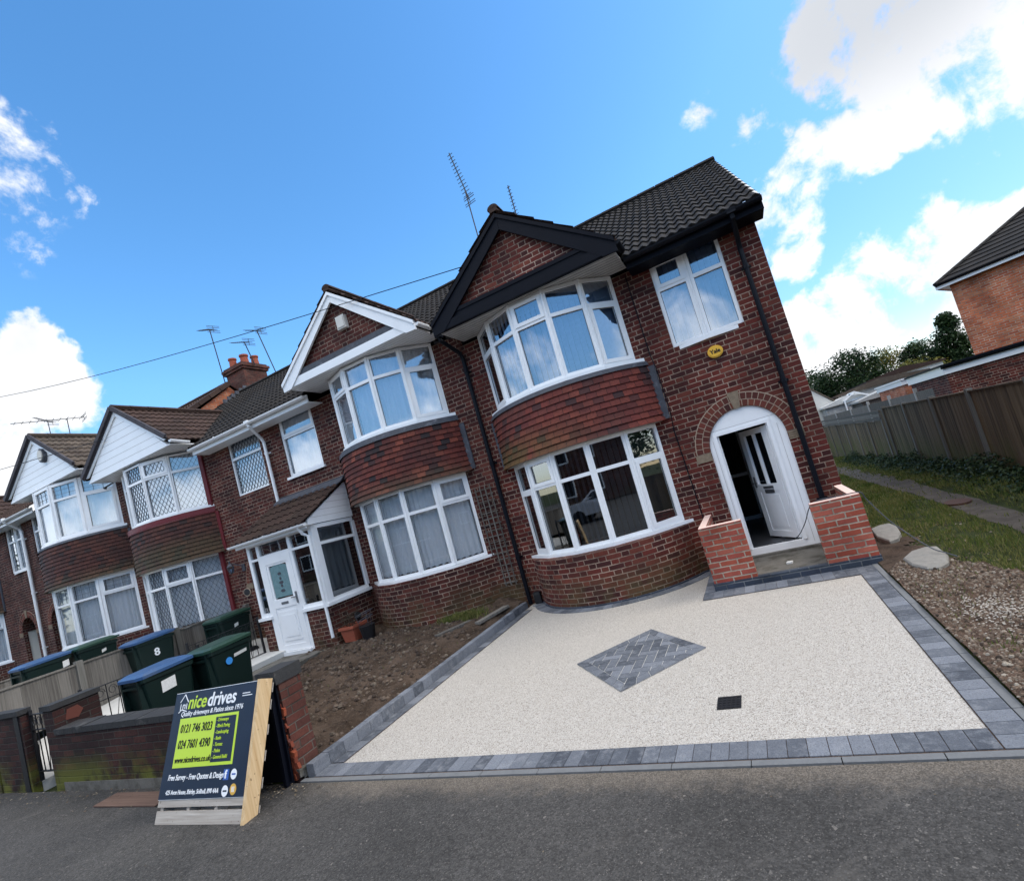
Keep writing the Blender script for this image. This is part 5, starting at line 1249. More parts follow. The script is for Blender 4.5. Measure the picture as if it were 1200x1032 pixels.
# ================================================================== BOUNDARY WALLS AND PIERS
def coping(mb,x0,x1,y0,y1,z0,z1,n,mi,ov=.015):
    for i in range(n):
        a=x0+(x1-x0)*i/n;b=x0+(x1-x0)*(i+1)/n; mb.box(a+.003,b-.003,y0-ov,y1+ov,z0,z1+random.uniform(-.004,.004),mi)
m=MB(); 
zt=lambda x:.60+(x+9.6)/4*.03
m.box(-9.59,-5.74,-5.05,-4.83,-.05,.68); m.box(-9.59,-5.80,-5.058,-5.051,-.05,.10,1)
w_=thing('boundary_wall','low old brick wall with dark coping and green moss behind the sign','low wall',(-7.6,-4.95,0)); m.build('brickwork',[M['brick_wall'],M['conc_mossy']],w_)
m=MB(); coping(m,-9.59,-5.74,-5.05,-4.83,.68,.75,17,0); m.build('coping',M['coping'],w_)
p=thing('gate_pier','short brick pier with slanted dark cap beside the iron gate','pier',(-9.73,-4.85,0))
m=MB(); m.box(-9.84,-9.60,-5.04,-4.56,-.05,.98); m.build('brickwork',M['brick_wall'],p); m=MB(); m.box(-9.86,-9.58,-5.06,-4.54,.98,1.045); m.build('cap',M['coping'],p)
m=MB(); m.prism([(-4.93,.80),(-4.80,.78),(-4.74,.86),(-4.79,.93),(-4.90,.92)],'x',-9.5995,-9.594); m.build('spalled_patch',M['broken'],p)
p=thing('gate_pier','old brick pier with a dark sloping cap at the left edge, left of the gate','pier',(-10.9,-4.9,0))
m=MB(); m.box(-11.3,-10.45,-5.04,-4.95,-.05,.98); m.build('brickwork',M['brick_wall'],p); m=MB(); m.box(-11.35,-10.43,-5.07,-4.93,.98,1.045); m.build('cap',M['coping'],p)
m=MB(); m.box(-10.62,-10.50,-5.052,-5.041,-.05,.97); m.build('post',M['iron'],p)
m=MB(); m.box(-16.5,-11.36,-5.04,-4.93,-.05,.70); w_=thing('boundary_wall','low old brick wall beyond the gate at the left edge','low wall',(-14,-4.93,0)); m.build('brickwork',M['brick_wall'],w_); m=MB(); coping(m,-16.5,-11.36,-5.04,-4.93,.70,.76,20,0); m.build('coping',M['coping'],w_)
# broken right-hand pier
p=thing('gate_pier','broken brick pier with exposed orange brick behind the advertising board','pier',(-5.6,-4.88,0))
m=MB(); m.box(-5.72,-5.485,-5.0,-4.765,-.05,.87); m.build('brickwork',M['brick_pier'],p)
m=MB(); m.box(-5.735,-5.47,-5.03,-4.745,.872,.995); m.build('cap',M['coping'],p)
rr=random.Random(12); m=MB()
def chunk(mb,x,y,z,sx,sy,sz,mi):
    T_=Matrix.Translation((x,y,z))@Matrix.Rotation(rr.uniform(-.25,.25),4,'Y')@Matrix.Rotation(rr.uniform(-.2,.2),4,'Z'); P=[Vector((a*sx*rr.uniform(.7,1),b*sy*rr.uniform(.7,1),c*sz*rr.uniform(.7,1))) for c in(-1,1) for b in(-1,1) for a in(-1,1)]; P=[T_@q_ for q_ in P]
    rn=rr.random()
    for q_ in ((0,2,3,1),(4,5,7,6),(0,1,5,4),(2,6,7,3),(0,4,6,2),(1,3,7,5)): mb.face([P[i] for i in q_],None,mi,rn)
for i in range(34):
    z=.02+.66*rr.random(); chunk(m,-5.56+rr.uniform(-.05,.045)+.04*(1-z/.7),-5.0-.012*rr.random(),z,.055,.016,.03,0)
for i in range(7): chunk(m,-5.55+rr.uniform(-.04,.05),-5.012,.1+.5*rr.random(),.018,.008,.014,1)
for i in range(7): chunk(m,-5.46+.02*i*rr.random(),-4.98+.04*i,.03+.04*rr.random(),.04,.05,.04,2)
m.build('broken_bricks',[M['broken'],M['conc_white'],M['conc_mossy']],p)
# ================================================================== ADVERTISING BOARD
sg=thing('advertising_board','dark blue and lime green advertising board on a pallet frame leaning on the pavement','sign',(-6.0,-5.4,0))
xl,xr=-6.70,-5.44; yb_,yt_=-5.60,-5.20; H=1.02; bx=Vector((1,.02,0)).normalized(); up=Vector((0,yt_-yb_,.985)).normalized(); nn_=bx.cross(up)   # outward
if nn_.y>0: nn_=-nn_
Ox=Vector((-6.67,yb_,.0)); TS=Matrix.Translation(Ox)@Matrix((bx,up,nn_)).transposed().to_4x4(); Wd=1.25; Ht=1.06
def sbox(mb,x0,x1,y0,y1,z0,z1,mi=0): mb.box(x0,x1,y0,y1,z0,z1,mi,TS)
for i,(a,b) in enumerate(((.0,.10),(.128,.20),(.40,.49),(.60,.69),(.82,.91),(.95,1.04))):
    m=MB(); sbox(m,0 if i<2 else .0,Wd-.066,a,b,-.028,-.010); m.build('slat',M['pallet'],sg)
for i,(a,b) in enumerate(((.0,.10),(.22,.30),(.42,.50),(.62,.70),(.82,.90),(.96,1.04))):
    m=MB(); sbox(m,0,Wd-.03,a,b,-.135,-.127); m.build('slat',M['pallet'],sg)
for x in (.02,.40,.78): 
    m=MB(); sbox(m,x,x+.04,.0,1.04,-.126,-.029); m.build('stringer',M['pallet'],sg)
m=MB(); sbox(m,Wd-.065,Wd-.025,-.02,1.075,-.115,.004); m.build('stringer',M['pine'],sg)
m=MB(); sbox(m,.0,Wd-.07,.185,1.065,-.009,-.003,0); sbox(m,.004,Wd-.074,.189,1.061,-.0029,.0,1); bd=m.build('board',[M['white'],M['navy']],sg)
for k in range(2):   # black bars and sheet added to fill the space behind the board
    pass
m=MB(); A_=Ox+up*1.03-nn_*.16; Bv=Vector((-6.67,-5.11,.0)); d_=(A_-Bv)
for x in (.05,.6,1.15): m.bar(Bv+bx*x,A_+bx*x,.04,.08)
m.face([Bv+bx*.02+Vector((0,.0,.03)),Bv+bx*1.2+Vector((0,.0,.03)),A_+bx*1.2,A_+bx*.02]); m.build('rear_panel',M['black'],sg)
def ft(x,y,z=.0012): return TS@Matrix.Translation((x,y,z))
PX=(Wd-.11)/1.0
pn=MB(); sbox(pn,.135,.98,.43,.835,.0,.002,0); pn.build('lime_panel',M['lime'],bd)
pn=MB(); sbox(pn,.675,.955,.455,.812,.0021,.003,0); pn.build('service_panel',M['navy'],bd)
def L_(s_,x,y,size,mat,sh=0,bold=0,xs=1,z=.0012,al='LEFT'): lettering('lettering',s_,size,M[mat],bd,ft(x,y,z),sh,bold,xs,al)
L_('nice',.215,.915,.165,'lime',.15,.0035,1.02); L_('drives',.505,.915,.165,'text_white',.15,.0035,1.02)
L_('Quality driveways & Patios since 1976',.13,.855,.058,'text_white',.2,.0008,1.0)
L_('0121 746 3023',.165,.715,.098,'text_black',.12,.0015,.79,.0032); L_('024 7601 4390',.165,.585,.098,'text_black',.12,.0015,.79,.0032); L_('www.nicedrives.co.uk',.155,.47,.068,'text_black',.12,.001,.86,.0032)
for i,s_ in enumerate(('- Driveways','- Block Paving','- Landscaping','- Resin','- Tarmac','- Patios','- General Build')): L_(s_,.69,.775-i*.049,.040,'lime',.12,.0006,.85,.0042)
L_('Free Survey - Free Quotes & Design',.10,.335,.062,'text_white',.22,.0012,.86); L_('425 Avon House, Shirley, Solihull, B90 4AA',.10,.225,.049,'text_white',.22,.001,.86)
# house emblem
q=MB()
for a,b in (((.09,.98),(.15,1.045)),((.15,1.045),(.215,.975)),((.105,.965),(.105,.90)),((.195,.965),(.195,.915)),((.085,.89),(.13,.915)),((.13,.915),(.21,.895)),((.14,.92),(.14,.955)),((.14,.955),(.17,.955)),((.17,.955),(.17,.92))): q.bar(TS@Vector((*a,.0016)),TS@Vector((*b,.0016)),.009,.002,up=nn_)
q.box(1.00,1.13,.955,.962,.0,.002,0,TS); q.box(1.00,1.10,.975,.982,.0,.002,0,TS); q.build('house_emblem',M['text_white'],bd)
def disc(x,y,r,mat,rx=1,z=.0022):
    m=MB(); n=18; m.face([TS@Vector((x+r*rx*math.cos(2*PI*i/n),y+r*math.sin(2*PI*i/n),z)) for i in range(n)]); return m.build('badge',M[mat],bd)
q=MB(); sbox(q,.885,.955,.315,.395,.0012,.0022); q.build('badge',M['fbblue'],bd); L_('f',.905,.328,.085,'text_white',0,.005,1,.003)
disc(1.02,.355,.040,'text_white'); disc(.93,.235,.042,'text_white'); disc(1.035,.245,.042,'gold')
for (x,y,c_) in ((1.02,.355,'fbblue'),(.93,.235,'navy')): 
    q=MB(); sbox(q,x-.025,x+.025,y-.006,y+.006,.0023,.003); q.build('badge',M[c_],bd)
q=MB(); 
for i in range(3): sbox(q,1.015+i*.014,1.022+i*.014,.225,.265,.0023,.003)
q.build('badge',M['text_white'],bd)
m=MB(); m.box(-8.25,-7.1,-5.36,-5.14,-.0,.012,M=None); tag(m.build('wooden_board',M['board']),'flat brown wooden board lying at the foot of the old wall','board')
random.seed(77); g=MB()
for i in range(420):
    x=random.uniform(-11.5,-5.8); y=-5.07-abs(random.gauss(0,.14)); leafq(g,x,y,.004+random.random()*.012,random.uniform(.008,.028),up=3)
for i in range(90): leafq(g,random.uniform(-9,1),random.uniform(-7.2,-5.3),.003,random.uniform(.004,.012),up=6)
for i in range(160): leafq(g,random.gauss(-5.65,.22),-5.08-abs(random.gauss(0,.10)),.008,random.uniform(.008,.022),up=3)
tag(g.build('leaf_litter',M['litter']),'dead leaves and grit gathered along the foot of the wall','leaf litter',kind='stuff')
# ================================================================== GATE AND RAILINGS
def railing(lbl,name,cat,P0,P1,h,z0,n,scroll=True,group=None):
    t_=thing(name,lbl,cat,((P0[0]+P1[0])/2,(P0[1]+P1[1])/2,z0),group=group); P0=Vector((*P0,0));P1=Vector((*P1,0)); d=P1-P0
    m=MB(); Z=Vector((0,0,1)); up_=(0,0,1)
    m.bar(P0+Z*(z0+h),P1+Z*(z0+h),.03,.012); m.bar(P0+Z*(z0+.12),P1+Z*(z0+.12),.03,.012); m.bar(P0+Z*(z0+h-.20),P1+Z*(z0+h-.20),.025,.010)
    m.bar(P0+Z*z0,P0+Z*(z0+h+.06),.035,.035,up=(1,0,0)); m.bar(P1+Z*z0,P1+Z*(z0+h+.06),.035,.035,up=(1,0,0)); m.build('frame',M['iron'],t_)
    m=MB()
    for i in range(1,n): a=P0+d*i/n; m.tube([a+Z*(z0+.12),a+Z*(z0+h)],.007,5)
    m.build('bars',M['iron'],t_)
    if scroll:
        m=MB()
        for i in range(n):
            a=P0+d*(i+.5)/n; dn=d.normalized(); r_=min(.055,d.length/n*.42)
            m.tube([a+dn*r_*math.cos(t2)*(1-.07*t2)+Z*(z0+h-.10+r_*1.3*math.sin(t2)*(1-.07*t2)) for t2 in [k*.6 for k in range(14)]],.0045,4)
            if i%2==0: m.tube([a+dn*d.length/n*(-.4)+Z*(z0+.12),a+dn*d.length/n*.45+Z*(z0+h-.2)],.0045,4)
        m.build('scrollwork',M['iron'],t_)
    return t_
railing('black wrought iron gate between the two old brick piers','iron_gate','gate',(-10.42,-4.95),(-9.90,-4.95),.86,.08,4)
railing('black wrought iron railing behind the pier, nearest the street','iron_railing','railing',(-10.2,-4.5),(-10.2,-2.9),.88,.10,11,group='railings between the front gardens')
railing('black wrought iron railing beside the porch door','iron_railing','railing',(-11.02,-2.6),(-11.02,-1.2),.80,.20,10,group='railings between the front gardens')
# ================================================================== WHEELED BINS
def bin_thing(lbl,x,y,z,rz,lid,number=None,st=None,H=1.0,open_=0):
    t_=thing('wheeled_bin',lbl,'wheelie bin',(x,y,z),rz,group='wheeled rubbish bins in the front gardens'); T_=Matrix.Translation((x,y,z))@Matrix.Rotation(rz,4,'Z')
    m=MB(); w0,w1,d0,d1=.22,.275,.24,.335
    def ring(w,d,yo,zz,r_=.045):
        P=[]
        for sx,sy,a0 in ((1,1,0),(-1,1,90),(-1,-1,180),(1,-1,270)):
            for k in range(4):
                a=R_(a0+k*30); P.append(T_@Vector((sx*(w-r_)+r_*math.cos(a),yo+sy*(d-r_)+r_*math.sin(a),zz)))
        return P
    R=[ring(w0,d0,.02,.05),ring(w0+.02,d0+.04,.01,.35),ring(w1,d1,0,H-.12),ring(w1+.018,d1+.02,0,H-.11),ring(w1+.018,d1+.02,0,H-.055)]
    for i in range(len(R)-1):
        n=len(R[i])
        for k in range(n): m.face([R[i][k],R[i][(k+1)%n],R[i+1][(k+1)%n],R[i+1][k]],None,0,.5)
    m.face(R[0][::-1]); m.box(-.20,.20,-.372,-.345,H-.17,H-.14,M=T_)
    for s_ in(-1,1): m.box(s_*.20-.02,s_*.20+.02,-.37,-.26,.35,H-.06,M=T_)
    body=m.build('body',M['bin'],t_)
    for s_ in (-1,1):
        m=MB(); m.tube([T_@Vector((s_*.245,.26,.10)),T_@Vector((s_*.295,.26,.10))],.10,14); m.build('wheel',M['iron'],t_)
    # lid: hinge at +y side, lip at -y side, slightly domed
    m=MB(); A=[(-.31,.37),(-.24,.40),(.24,.40),(.31,.37),(.32,.0),(.31,-.36),(.22,-.42),(-.22,-.42),(-.31,-.36),(-.32,0)]
    A=[(a_*.97,b_*.93) for a_,b_ in A]; n=len(A); h1=H-.045; h2=H-.005; h3=H+.035; f=lambda p,s_,z_:T_@Vector((p[0]*s_,p[1]*s_,z_+(p[1])*.035))
    for i in range(n):
        p,q_=A[i],A[(i+1)%n]
        m.face([f(p,1,h1),f(q_,1,h1),f(q_,1,h2),f(p,1,h2)],None,0,.5); m.face([f(p,1,h2),f(q_,1,h2),f(q_,.86,h3-.012),f(p,.86,h3-.012)],None,0,.5); m.face([f(p,.86,h3-.012),f(q_,.86,h3-.012),f(q_,.74,h3),f(p,.74,h3)],None,0,.5)
    m.face([f(p,.74,h3) for p in A],None,0,.5)
    m.tube([T_@Vector((-.22,.405,H+.0)),T_@Vector((.22,.405,H+.0))],.018,8)
    m.build('lid',M[lid],t_)
    if st: 
        m=MB()
        for s_ in st:
            kind,a,b,c,d=s_[:5]
            if kind=='r': m.face([T_@Vector((.262+(.006),b,c)),T_@Vector((.262+.006,b+a,c+.02)),T_@Vector((.272+.006,b+a,c+d)),T_@Vector((.272+.006,b,c+d-.02))],None,0); 
            if kind=='c': m.face([T_@Vector((.285,b+a*math.cos(k*PI/8),c+a*math.sin(k*PI/8))) for k in range(16)],None,1)
        m.build('sticker',[M['sticker'],M['stickerblue']],t_)
    if number: lettering('lettering',number,.20,M['text_white'],t_,T_@frame_T((.272,-.06,H-.38),(0,1,.0),(1,0,0)),bold=.006); 
    return t_
bin_thing('dark green wheeled bin with a bright blue lid, nearest the low wall',-9.58,-3.86,.0,0,'bin_blue',st=[('r',.19,-.12,.66,.18)])
bin_thing('dark green wheeled bin with a green lid and round blue sticker, behind the blue-lidded one',-9.33,-3.10,.02,R_(3),'bin_lid',st=[('r',.22,.02,.74,.07),('c',.055,-.08,.72,0)])
bin_thing('dark wheeled bin with a blue lid and a white figure 8 on its side',-12.75,-2.32,.30,0,'bin_blue','8')
bin_thing('green-lidded wheeled bin in the shade below the diamond-leaded bay window',-12.0,-1.18,.24,0,'bin_lid',st=[('r',.09,-.05,.72,.09)])
bin_thing('blue-lidded wheeled bin standing behind the timber fence at the far left',-14.2,-3.38,.46,0,'bin_blue',st=[('r',.10,.20,.74,.14)])
bin_thing('green-lidded wheeled bin behind the timber fence, right of a blue-lidded one',-14.2,-2.60,.48,0,'bin_lid',st=[('r',.08,.05,.76,.08)])
# ================================================================== GARDEN FENCES (left)
def board_fence(lbl,x,ys,z0,z1,mat,bw=.125,posts=True,side=1,rail=True,group=None,cap=True,slope=0,gravel=False):
    """close-board fence running along y at x, facing side*x"""
    t_=thing('timber_fence',lbl,'fence',(x,(ys[0]+ys[-1])/2,z0(ys[0]) if callable(z0) else z0),group=group); Z0=z0 if callable(z0) else (lambda y:z0)
    for i in range(len(ys)-1):
        a,b=ys[i],ys[i+1]; m=MB(); n=max(1,int(abs(b-a)/bw))
        for k in range(n):
            y0=a+(b-a)*k/n;y1=a+(b-a)*(k+1)/n+.012; o=.004*(k%2)
            m.box(x-.012*side,x+(.004+o)*side,y0+.0,y1,Z0(y0)+.03,z1+random.uniform(-.006,.006))
        m.build('panel',M[mat],t_)
        if rail:
            m=MB(); m.box(x-.02*side,x+.035*side,a,b,z1-.0,z1+.03); 
            m.build('capping_rail',M[mat],t_)
    for y in ys:
        m=MB(); m.box(x-.05,x+.055,y-.05,y+.05,Z0(y)-.05,z1+.07); m.build('post',M['fence_post'],t_)
    return t_
M['fence_post']=timber('fence_post',(.09,.085,.075),(.20,.19,.17))
random.seed(15)
board_fence('weathered grey timber fence panels between the left front gardens',-12.9,[-4.95,-3.37,-1.7,-.1],.34,1.22,'fence_grey',.15,side=1)
board_fence('old low timber fence at the far left in front of the last gardens',-17.2,[-4.9,-3.1,-1.3],.4,1.16,'fence_grey',.14,side=1)
# ================================================================== ALLEY FENCE (right)
FX=2.92
ysf=[-5.0,-2.84,-.68,1.48,3.64,5.70,7.84,9.95]
az=lambda y:-.05+drop(y)
board_fence('tall dark weathered close-board fence with pale posts along the alley',FX,ysf,az,1.53,'fence',.10,side=-1)
t_=board_fence('longer plain board fence with two pale top rails further down the alley',FX+.0,[10.45,12.6,14.8,17.0,19.2,21.4,23.6],az,1.15,'fence',.13,side=-1,rail=False)
for z in (1.18,1.30,1.42):
    m=MB(); m.box(FX-.05,FX-.01,10.45,23.6,z,z+.09); m.build('top_rail',M['fence_grey'],t_)
m=MB(); m.box(FX-.02,FX+.01,9.98,10.43,-.3,1.5); m.build('end_board',M['fence'],t_)
# second garden fence beyond, with concrete posts
t_=thing('timber_fence','grey garden fence with concrete posts beyond the alley fence','fence',(4,16,0))
A_,B_=Vector((3.15,24,0)),Vector((5.15,11.6,0))
for i in range(6):
    a=A_.lerp(B_,i/6);b=A_.lerp(B_,(i+1)/6); m=MB(); m.bar(a+Vector((0,0,.75)),b+Vector((0,0,.75)),.03,1.9); m.build('panel',M['fence_grey'],t_); m=MB(); m.bar(a+Vector((0,0,-.3)),a+Vector((0,0,1.86)),.10,.10,up=(1,0,0)); m.build('post',M['concrete'],t_)
# ================================================================== NEIGHBOURING BUILDINGS
N1=thing('neighbour_house','orange brick neighbouring house with hipped dark tiled roof beyond the alley fence','house',(8,12,0))
C0=Vector((6.02,12.6,0)); dw=Vector((.854,-.52,0)); dn=Vector((.52,.854,0)); L1,L2=9.0,8.0
def NP(a,b,z): p=C0+dw*a+dn*b; return (p.x,p.y,z)
m=MB()
for (a0,b0,a1,b1) in ((.3,.25,L1,.25),(.3,.25,.3,L2),(L1,.25,L1,L2),(.3,L2,L1,L2)):
    p,q_=NP(a0,b0,-.6),NP(a1,b1,-.6); Ln=(Vector(q_)-Vector(p)).length; m.face([p,q_,(q_[0],q_[1],4.86),(p[0],p[1],4.86)],[(0,-.6),(Ln,-.6),(Ln,4.86),(0,4.86)])
m.build('wall',M['brick_orange'],N1)
m=MB(); hz=5.0; rp=(2.9+.3,L2/2+.1); ap=(L1-2.9,L2/2+.1); zt=7.35
E4=[NP(0,0,hz),NP(L1+.3,0,hz),NP(L1+.3,L2+.3,hz),NP(0,L2+.3,hz)]; Ra,Rb=NP(*rp,zt),NP(*ap,zt)
def troof(mb,A,B,C,Dd,rows=14):
    A,B,C,Dd=map(Vector,(A,B,C,Dd)); nrm=(B-A).cross(Dd-A if (Dd-A).length>.01 else C-A).normalized(); nrm=nrm if nrm.z>0 else -nrm
    for r in range(rows):
        l0,l1=r/rows,(r+1)/rows; a,b=A.lerp(Dd,l0),B.lerp(C,l0); c,d=B.lerp(C,l1),A.lerp(Dd,l1); n=max(1,int((b-a).length/.25))
        for k in range(n):
            f=lambda p,q_,t_:p+(q_-p)*t_
            P=[f(a,b,k/n)+nrm*.03,f(a,b,(k+1)/n)+nrm*.03,f(d,c,(k+1)/n),f(d,c,k/n)]; rn=random.random(); mb.face(P,None,0,rn); mb.face([f(a,b,k/n),f(a,b,(k+1)/n),P[1],P[0]],None,0,rn)
troof(m,E4[0],E4[1],Rb,Ra);troof(m,E4[3],E4[0],Ra,Ra);troof(m,E4[1],E4[2],Rb,Rb);troof(m,E4[2],E4[3],Ra,Rb)
for a,b in ((E4[0],Ra),(Ra,Rb),(Rb,E4[1])): ridge_tiles(m,Vector(a)+Vector((0,0,.03)),Vector(b)+Vector((0,0,.05)),.09,.4)
m.build('roof',M['roof_black'],N1)
m=MB()
for a,b in ((0,1),(1,2),(2,3),(3,0)): m.bar(Vector(E4[a])-Vector((0,0,.09)),Vector(E4[b])-Vector((0,0,.09)),.03,.16)
m.face([(p[0],p[1],4.87) for p in E4]); m.build('fascia',M['white'],N1)
m=MB(); gutter(m,Vector(E4[0])-dn*.05-Vector((0,0,.02)),Vector(E4[1])-dn*.05-Vector((0,0,.02)),.05); m.build('gutter',M['pipe'],N1)
def flatroof(name,lbl,x0,x1,y0,y1,z1,roofm,wallm,fas=.32,gut=True):
    t_=thing(name,lbl,'outbuilding',((x0+x1)/2,(y0+y1)/2,-.3)); m=MB(); m.box(x0+.06,x1-.06,y0+.06,y1-.06,-.6,z1-.10); m.build('wall',wallm,t_)
    m=MB(); m.box(x0,x1,y0,y1,z1-fas,z1-.06,skip='tb'); m.box(x0+.002,x1-.002,y0+.002,y1-.002,z1-fas+.001,z1-fas+.01); m.build('fascia',M['white'],t_); m=MB(); m.box(x0-.05,x1+.05,y0-.05,y1+.05,z1-.06,z1); m.build('roof',roofm,t_)
    if gut: m=MB(); gutter(m,(x0-.02,y0-.07,z1-.05),(x1,y0-.07,z1-.05),.055); m.box(x0-.05,x1,y0-.06,y0-.002,z1-.14,z1-.0); m.build('gutter',M['pipe'],t_)
flatroof('garage','near brick garage with black gutter and white fascia behind the alley fence',4.93,12,10.9,14.6,2.33,M['black'],M['brick'])
flatroof('garage','further orange brick garage with plain white fascia behind the fence',5.08,10,15.9,20,2.36,M['white'],M['brick_orange'],.26,False)
# white gabled garage and sheds down the alley
t_=thing('garage','small white gabled outbuilding at the far end of the alley','outbuilding',(3.2,27,-.5))
m=MB(); m.prism([(1.6,-.8),(4.3,-.8),(4.3,2.05),(2.95,3.55),(1.6,2.05)],'y',25,30); m.build('wall',M['cream'],t_); m=MB(); m.prism([(4.45,1.95),(2.95,3.58),(1.45,1.95),(1.45,2.03),(2.95,3.68),(4.45,2.03)],'y',24.9,30.1); m.build('roof',M['roof_mossy'],t_)
for i,(x,y,w_,d_,h_,mat,rf,lb) in enumerate([(4.4,25.5,2.2,4,2.10,'concrete','slabs','low pale shed with a light flat roof beyond the fence'),(6.8,29,4.5,5,2.6,'concrete','roof_mossy','long low garage with a grey sheet roof in the distance'),(5.9,22.5,2.6,2.4,1.9,'fence_grey','concrete','grey timber shed with a pale roof behind the far fence'),(9.0,33,4,6,3.0,'cream','roof_brown','distant pale garage with a brown roof')]):
    t_=thing('shed',lb,'shed',(x,y,-.6)); m=MB(); m.box(x-w_/2,x+w_/2,y-d_/2,y+d_/2,-.8,h_); m.build('wall',M[mat],t_); m=MB(); 
    m.prism([(x-w_/2-.15,h_),(x+w_/2+.15,h_),(x+w_/2+.15,h_+.10),(x,h_+.38),(x-w_/2-.15,h_+.10)],'y',y-d_/2-.15,y+d_/2+.15); m.build('roof',M[rf],t_)
t_=thing('greenhouse','white framed greenhouse with tilted panes beyond the alley fence','greenhouse',(4.7,23.8,0)); m=MB(); 
for (a,b) in (((4.2,23,1.6),(4.2,23,2.2)),((5.3,23,1.6),(5.3,23,2.2)),((4.2,23,2.2),(4.75,23,2.55)),((4.75,23,2.55),(5.3,23,2.2)),((4.2,24.6,2.2),(4.75,24.6,2.55)),((4.75,24.6,2.55),(5.3,24.6,2.2)),((4.75,23,2.55),(4.75,24.6,2.55)),((4.2,23,2.2),(4.2,24.6,2.2)),((5.3,23,2.2),(5.3,24.6,2.2)),((4.2,23,-.3),(4.2,23,1.6)),((5.3,23,-.3),(5.3,23,1.6))): m.bar(a,b,.06,.06)
m.build('frame',M['white'],t_); m=MB(); m.face([(4.2,23,2.2),(4.2,24.6,2.2),(4.75,24.6,2.55),(4.75,23,2.55)]); m.face([(5.3,23,2.2),(5.3,24.6,2.2),(4.75,24.6,2.55),(4.75,23,2.55)]); m.face([(4.2,23,-.3),(5.3,23,-.3),(5.3,23,2.2),(4.2,23,2.2)]); m.build('glass',M['glass_hi'],t_)
# ================================================================== TREES
def tree(lbl,x,y,h,cr_,mat,seed,kind='round',dens=1.0,z0=-.6,leaf=.22):
    rr=random.Random(seed); t_=thing('tree' if kind!='conifer' else 'conifer_tree',lbl,'tree',(x,y,z0),group='trees on the skyline')
    m=MB(); m.tube([(x,y,z0),(x+.1,y,z0+h*.3),(x,y+.1,z0+h*.6),(x+.05,y,z0+h*.92)],[h*.028,h*.022,h*.013,.02],8)
    clumps=[]
    if kind=='conifer':
        for i in range(60):
            f=rr.random()**.8; zz=z0+h*(.12+.88*f); r_=cr_*(1-f)*rr.uniform(.5,1.05)+.1; a=rr.random()*2*PI; clumps.append((x+r_*math.cos(a),y+r_*math.sin(a),zz,.5*cr_*(1-f*.6)*.7))
    else:
        for i in range(34):
            a=rr.random()*2*PI; f=rr.uniform(.30,1.0); prof=math.sin(min(1,(f-.2)/.85)*PI)**.6; r_=cr_*prof*rr.uniform(.35,1.0); clumps.append((x+r_*math.cos(a),y+r_*math.sin(a),z0+h*f,cr_*rr.uniform(.22,.38)))
    for c in clumps[::3]: m.tube([(x,y,z0+(c[2]-z0)*.55),((x+c[0])/2,(y+c[1])/2,z0+(c[2]-z0)*.85),c[:3]],[h*.009,h*.005,.01],5)
    m.build('trunk',M['bark'],t_)
    m=MB(); st=random.getstate(); random.seed(seed)
    for c in clumps:
        rn0=rr.random()
        for k in range(int(210*dens)):
            d=Vector((rr.gauss(0,1),rr.gauss(0,1),rr.gauss(0,1))).normalized()*(c[3]*rr.uniform(.35,1.5)**1.15); leafq(m,c[0]+d.x,c[1]+d.y,c[2]+d.z*.9,leaf*.85*rr.uniform(.5,1.3),0,min(1,max(0,rn0*.6+rr.random()*.4)))
    m.build('crown',M[mat],t_); random.setstate(st); return t_
tree('broad dark green tree rising just right of the end house corner',5.6,45,6.3,3.0,'leaf_dark',1)
tree('tall dark green leafy tree second from the end house corner',9.0,43,6.8,2.3,'leaf_dark',2)
tree('pale green ragged tree beside the dark leafy one',10.4,50,5.6,2.0,'leaf_mid',3)
tree('slim dark pointed conifer behind the yellowing trees',11.9,55,7.3,.8,'leaf_dark',4,'conifer')
tree('yellowing thin-crowned tree in the middle of the skyline',13.0,50,6.2,2.8,'leaf_gold',5,dens=.6)
tree('golden green low tree next to the far garage',13.2,42,4.3,2.2,'leaf_gold',6,dens=.8)
tree('rounded dark tree left of the tall conifer',14.4,46,5.9,1.8,'leaf_dark',7)
tree('tall dense dark conifer beside the neighbouring house',17.2,46,7.6,3.0,'leaf_dark',8,'conifer',1.3)
tree('dark bushy tree behind the tall conifer',16.0,50,6.2,2.4,'leaf_dark',9)
tree('mid green tree low behind the garages',19.8,44,4.6,2.6,'leaf_mid',10)
tree('distant green tree above the far sheds',8.0,60,6.0,3.4,'leaf_mid',12)
m=MB(); random.seed(44)
for i in range(9000):
    x=random.uniform(-60,60); y=64+random.gauss(0,1.5); z=-1+random.random()*(4.6+1.0*nz(x,0,.2)+.6*nz(x,3,.7)); leafq(m,x,y,z,.5)
tag(m.build('distant_trees',M['leaf_mid']),'distant band of trees along the horizon behind the gardens','trees',kind='stuff')
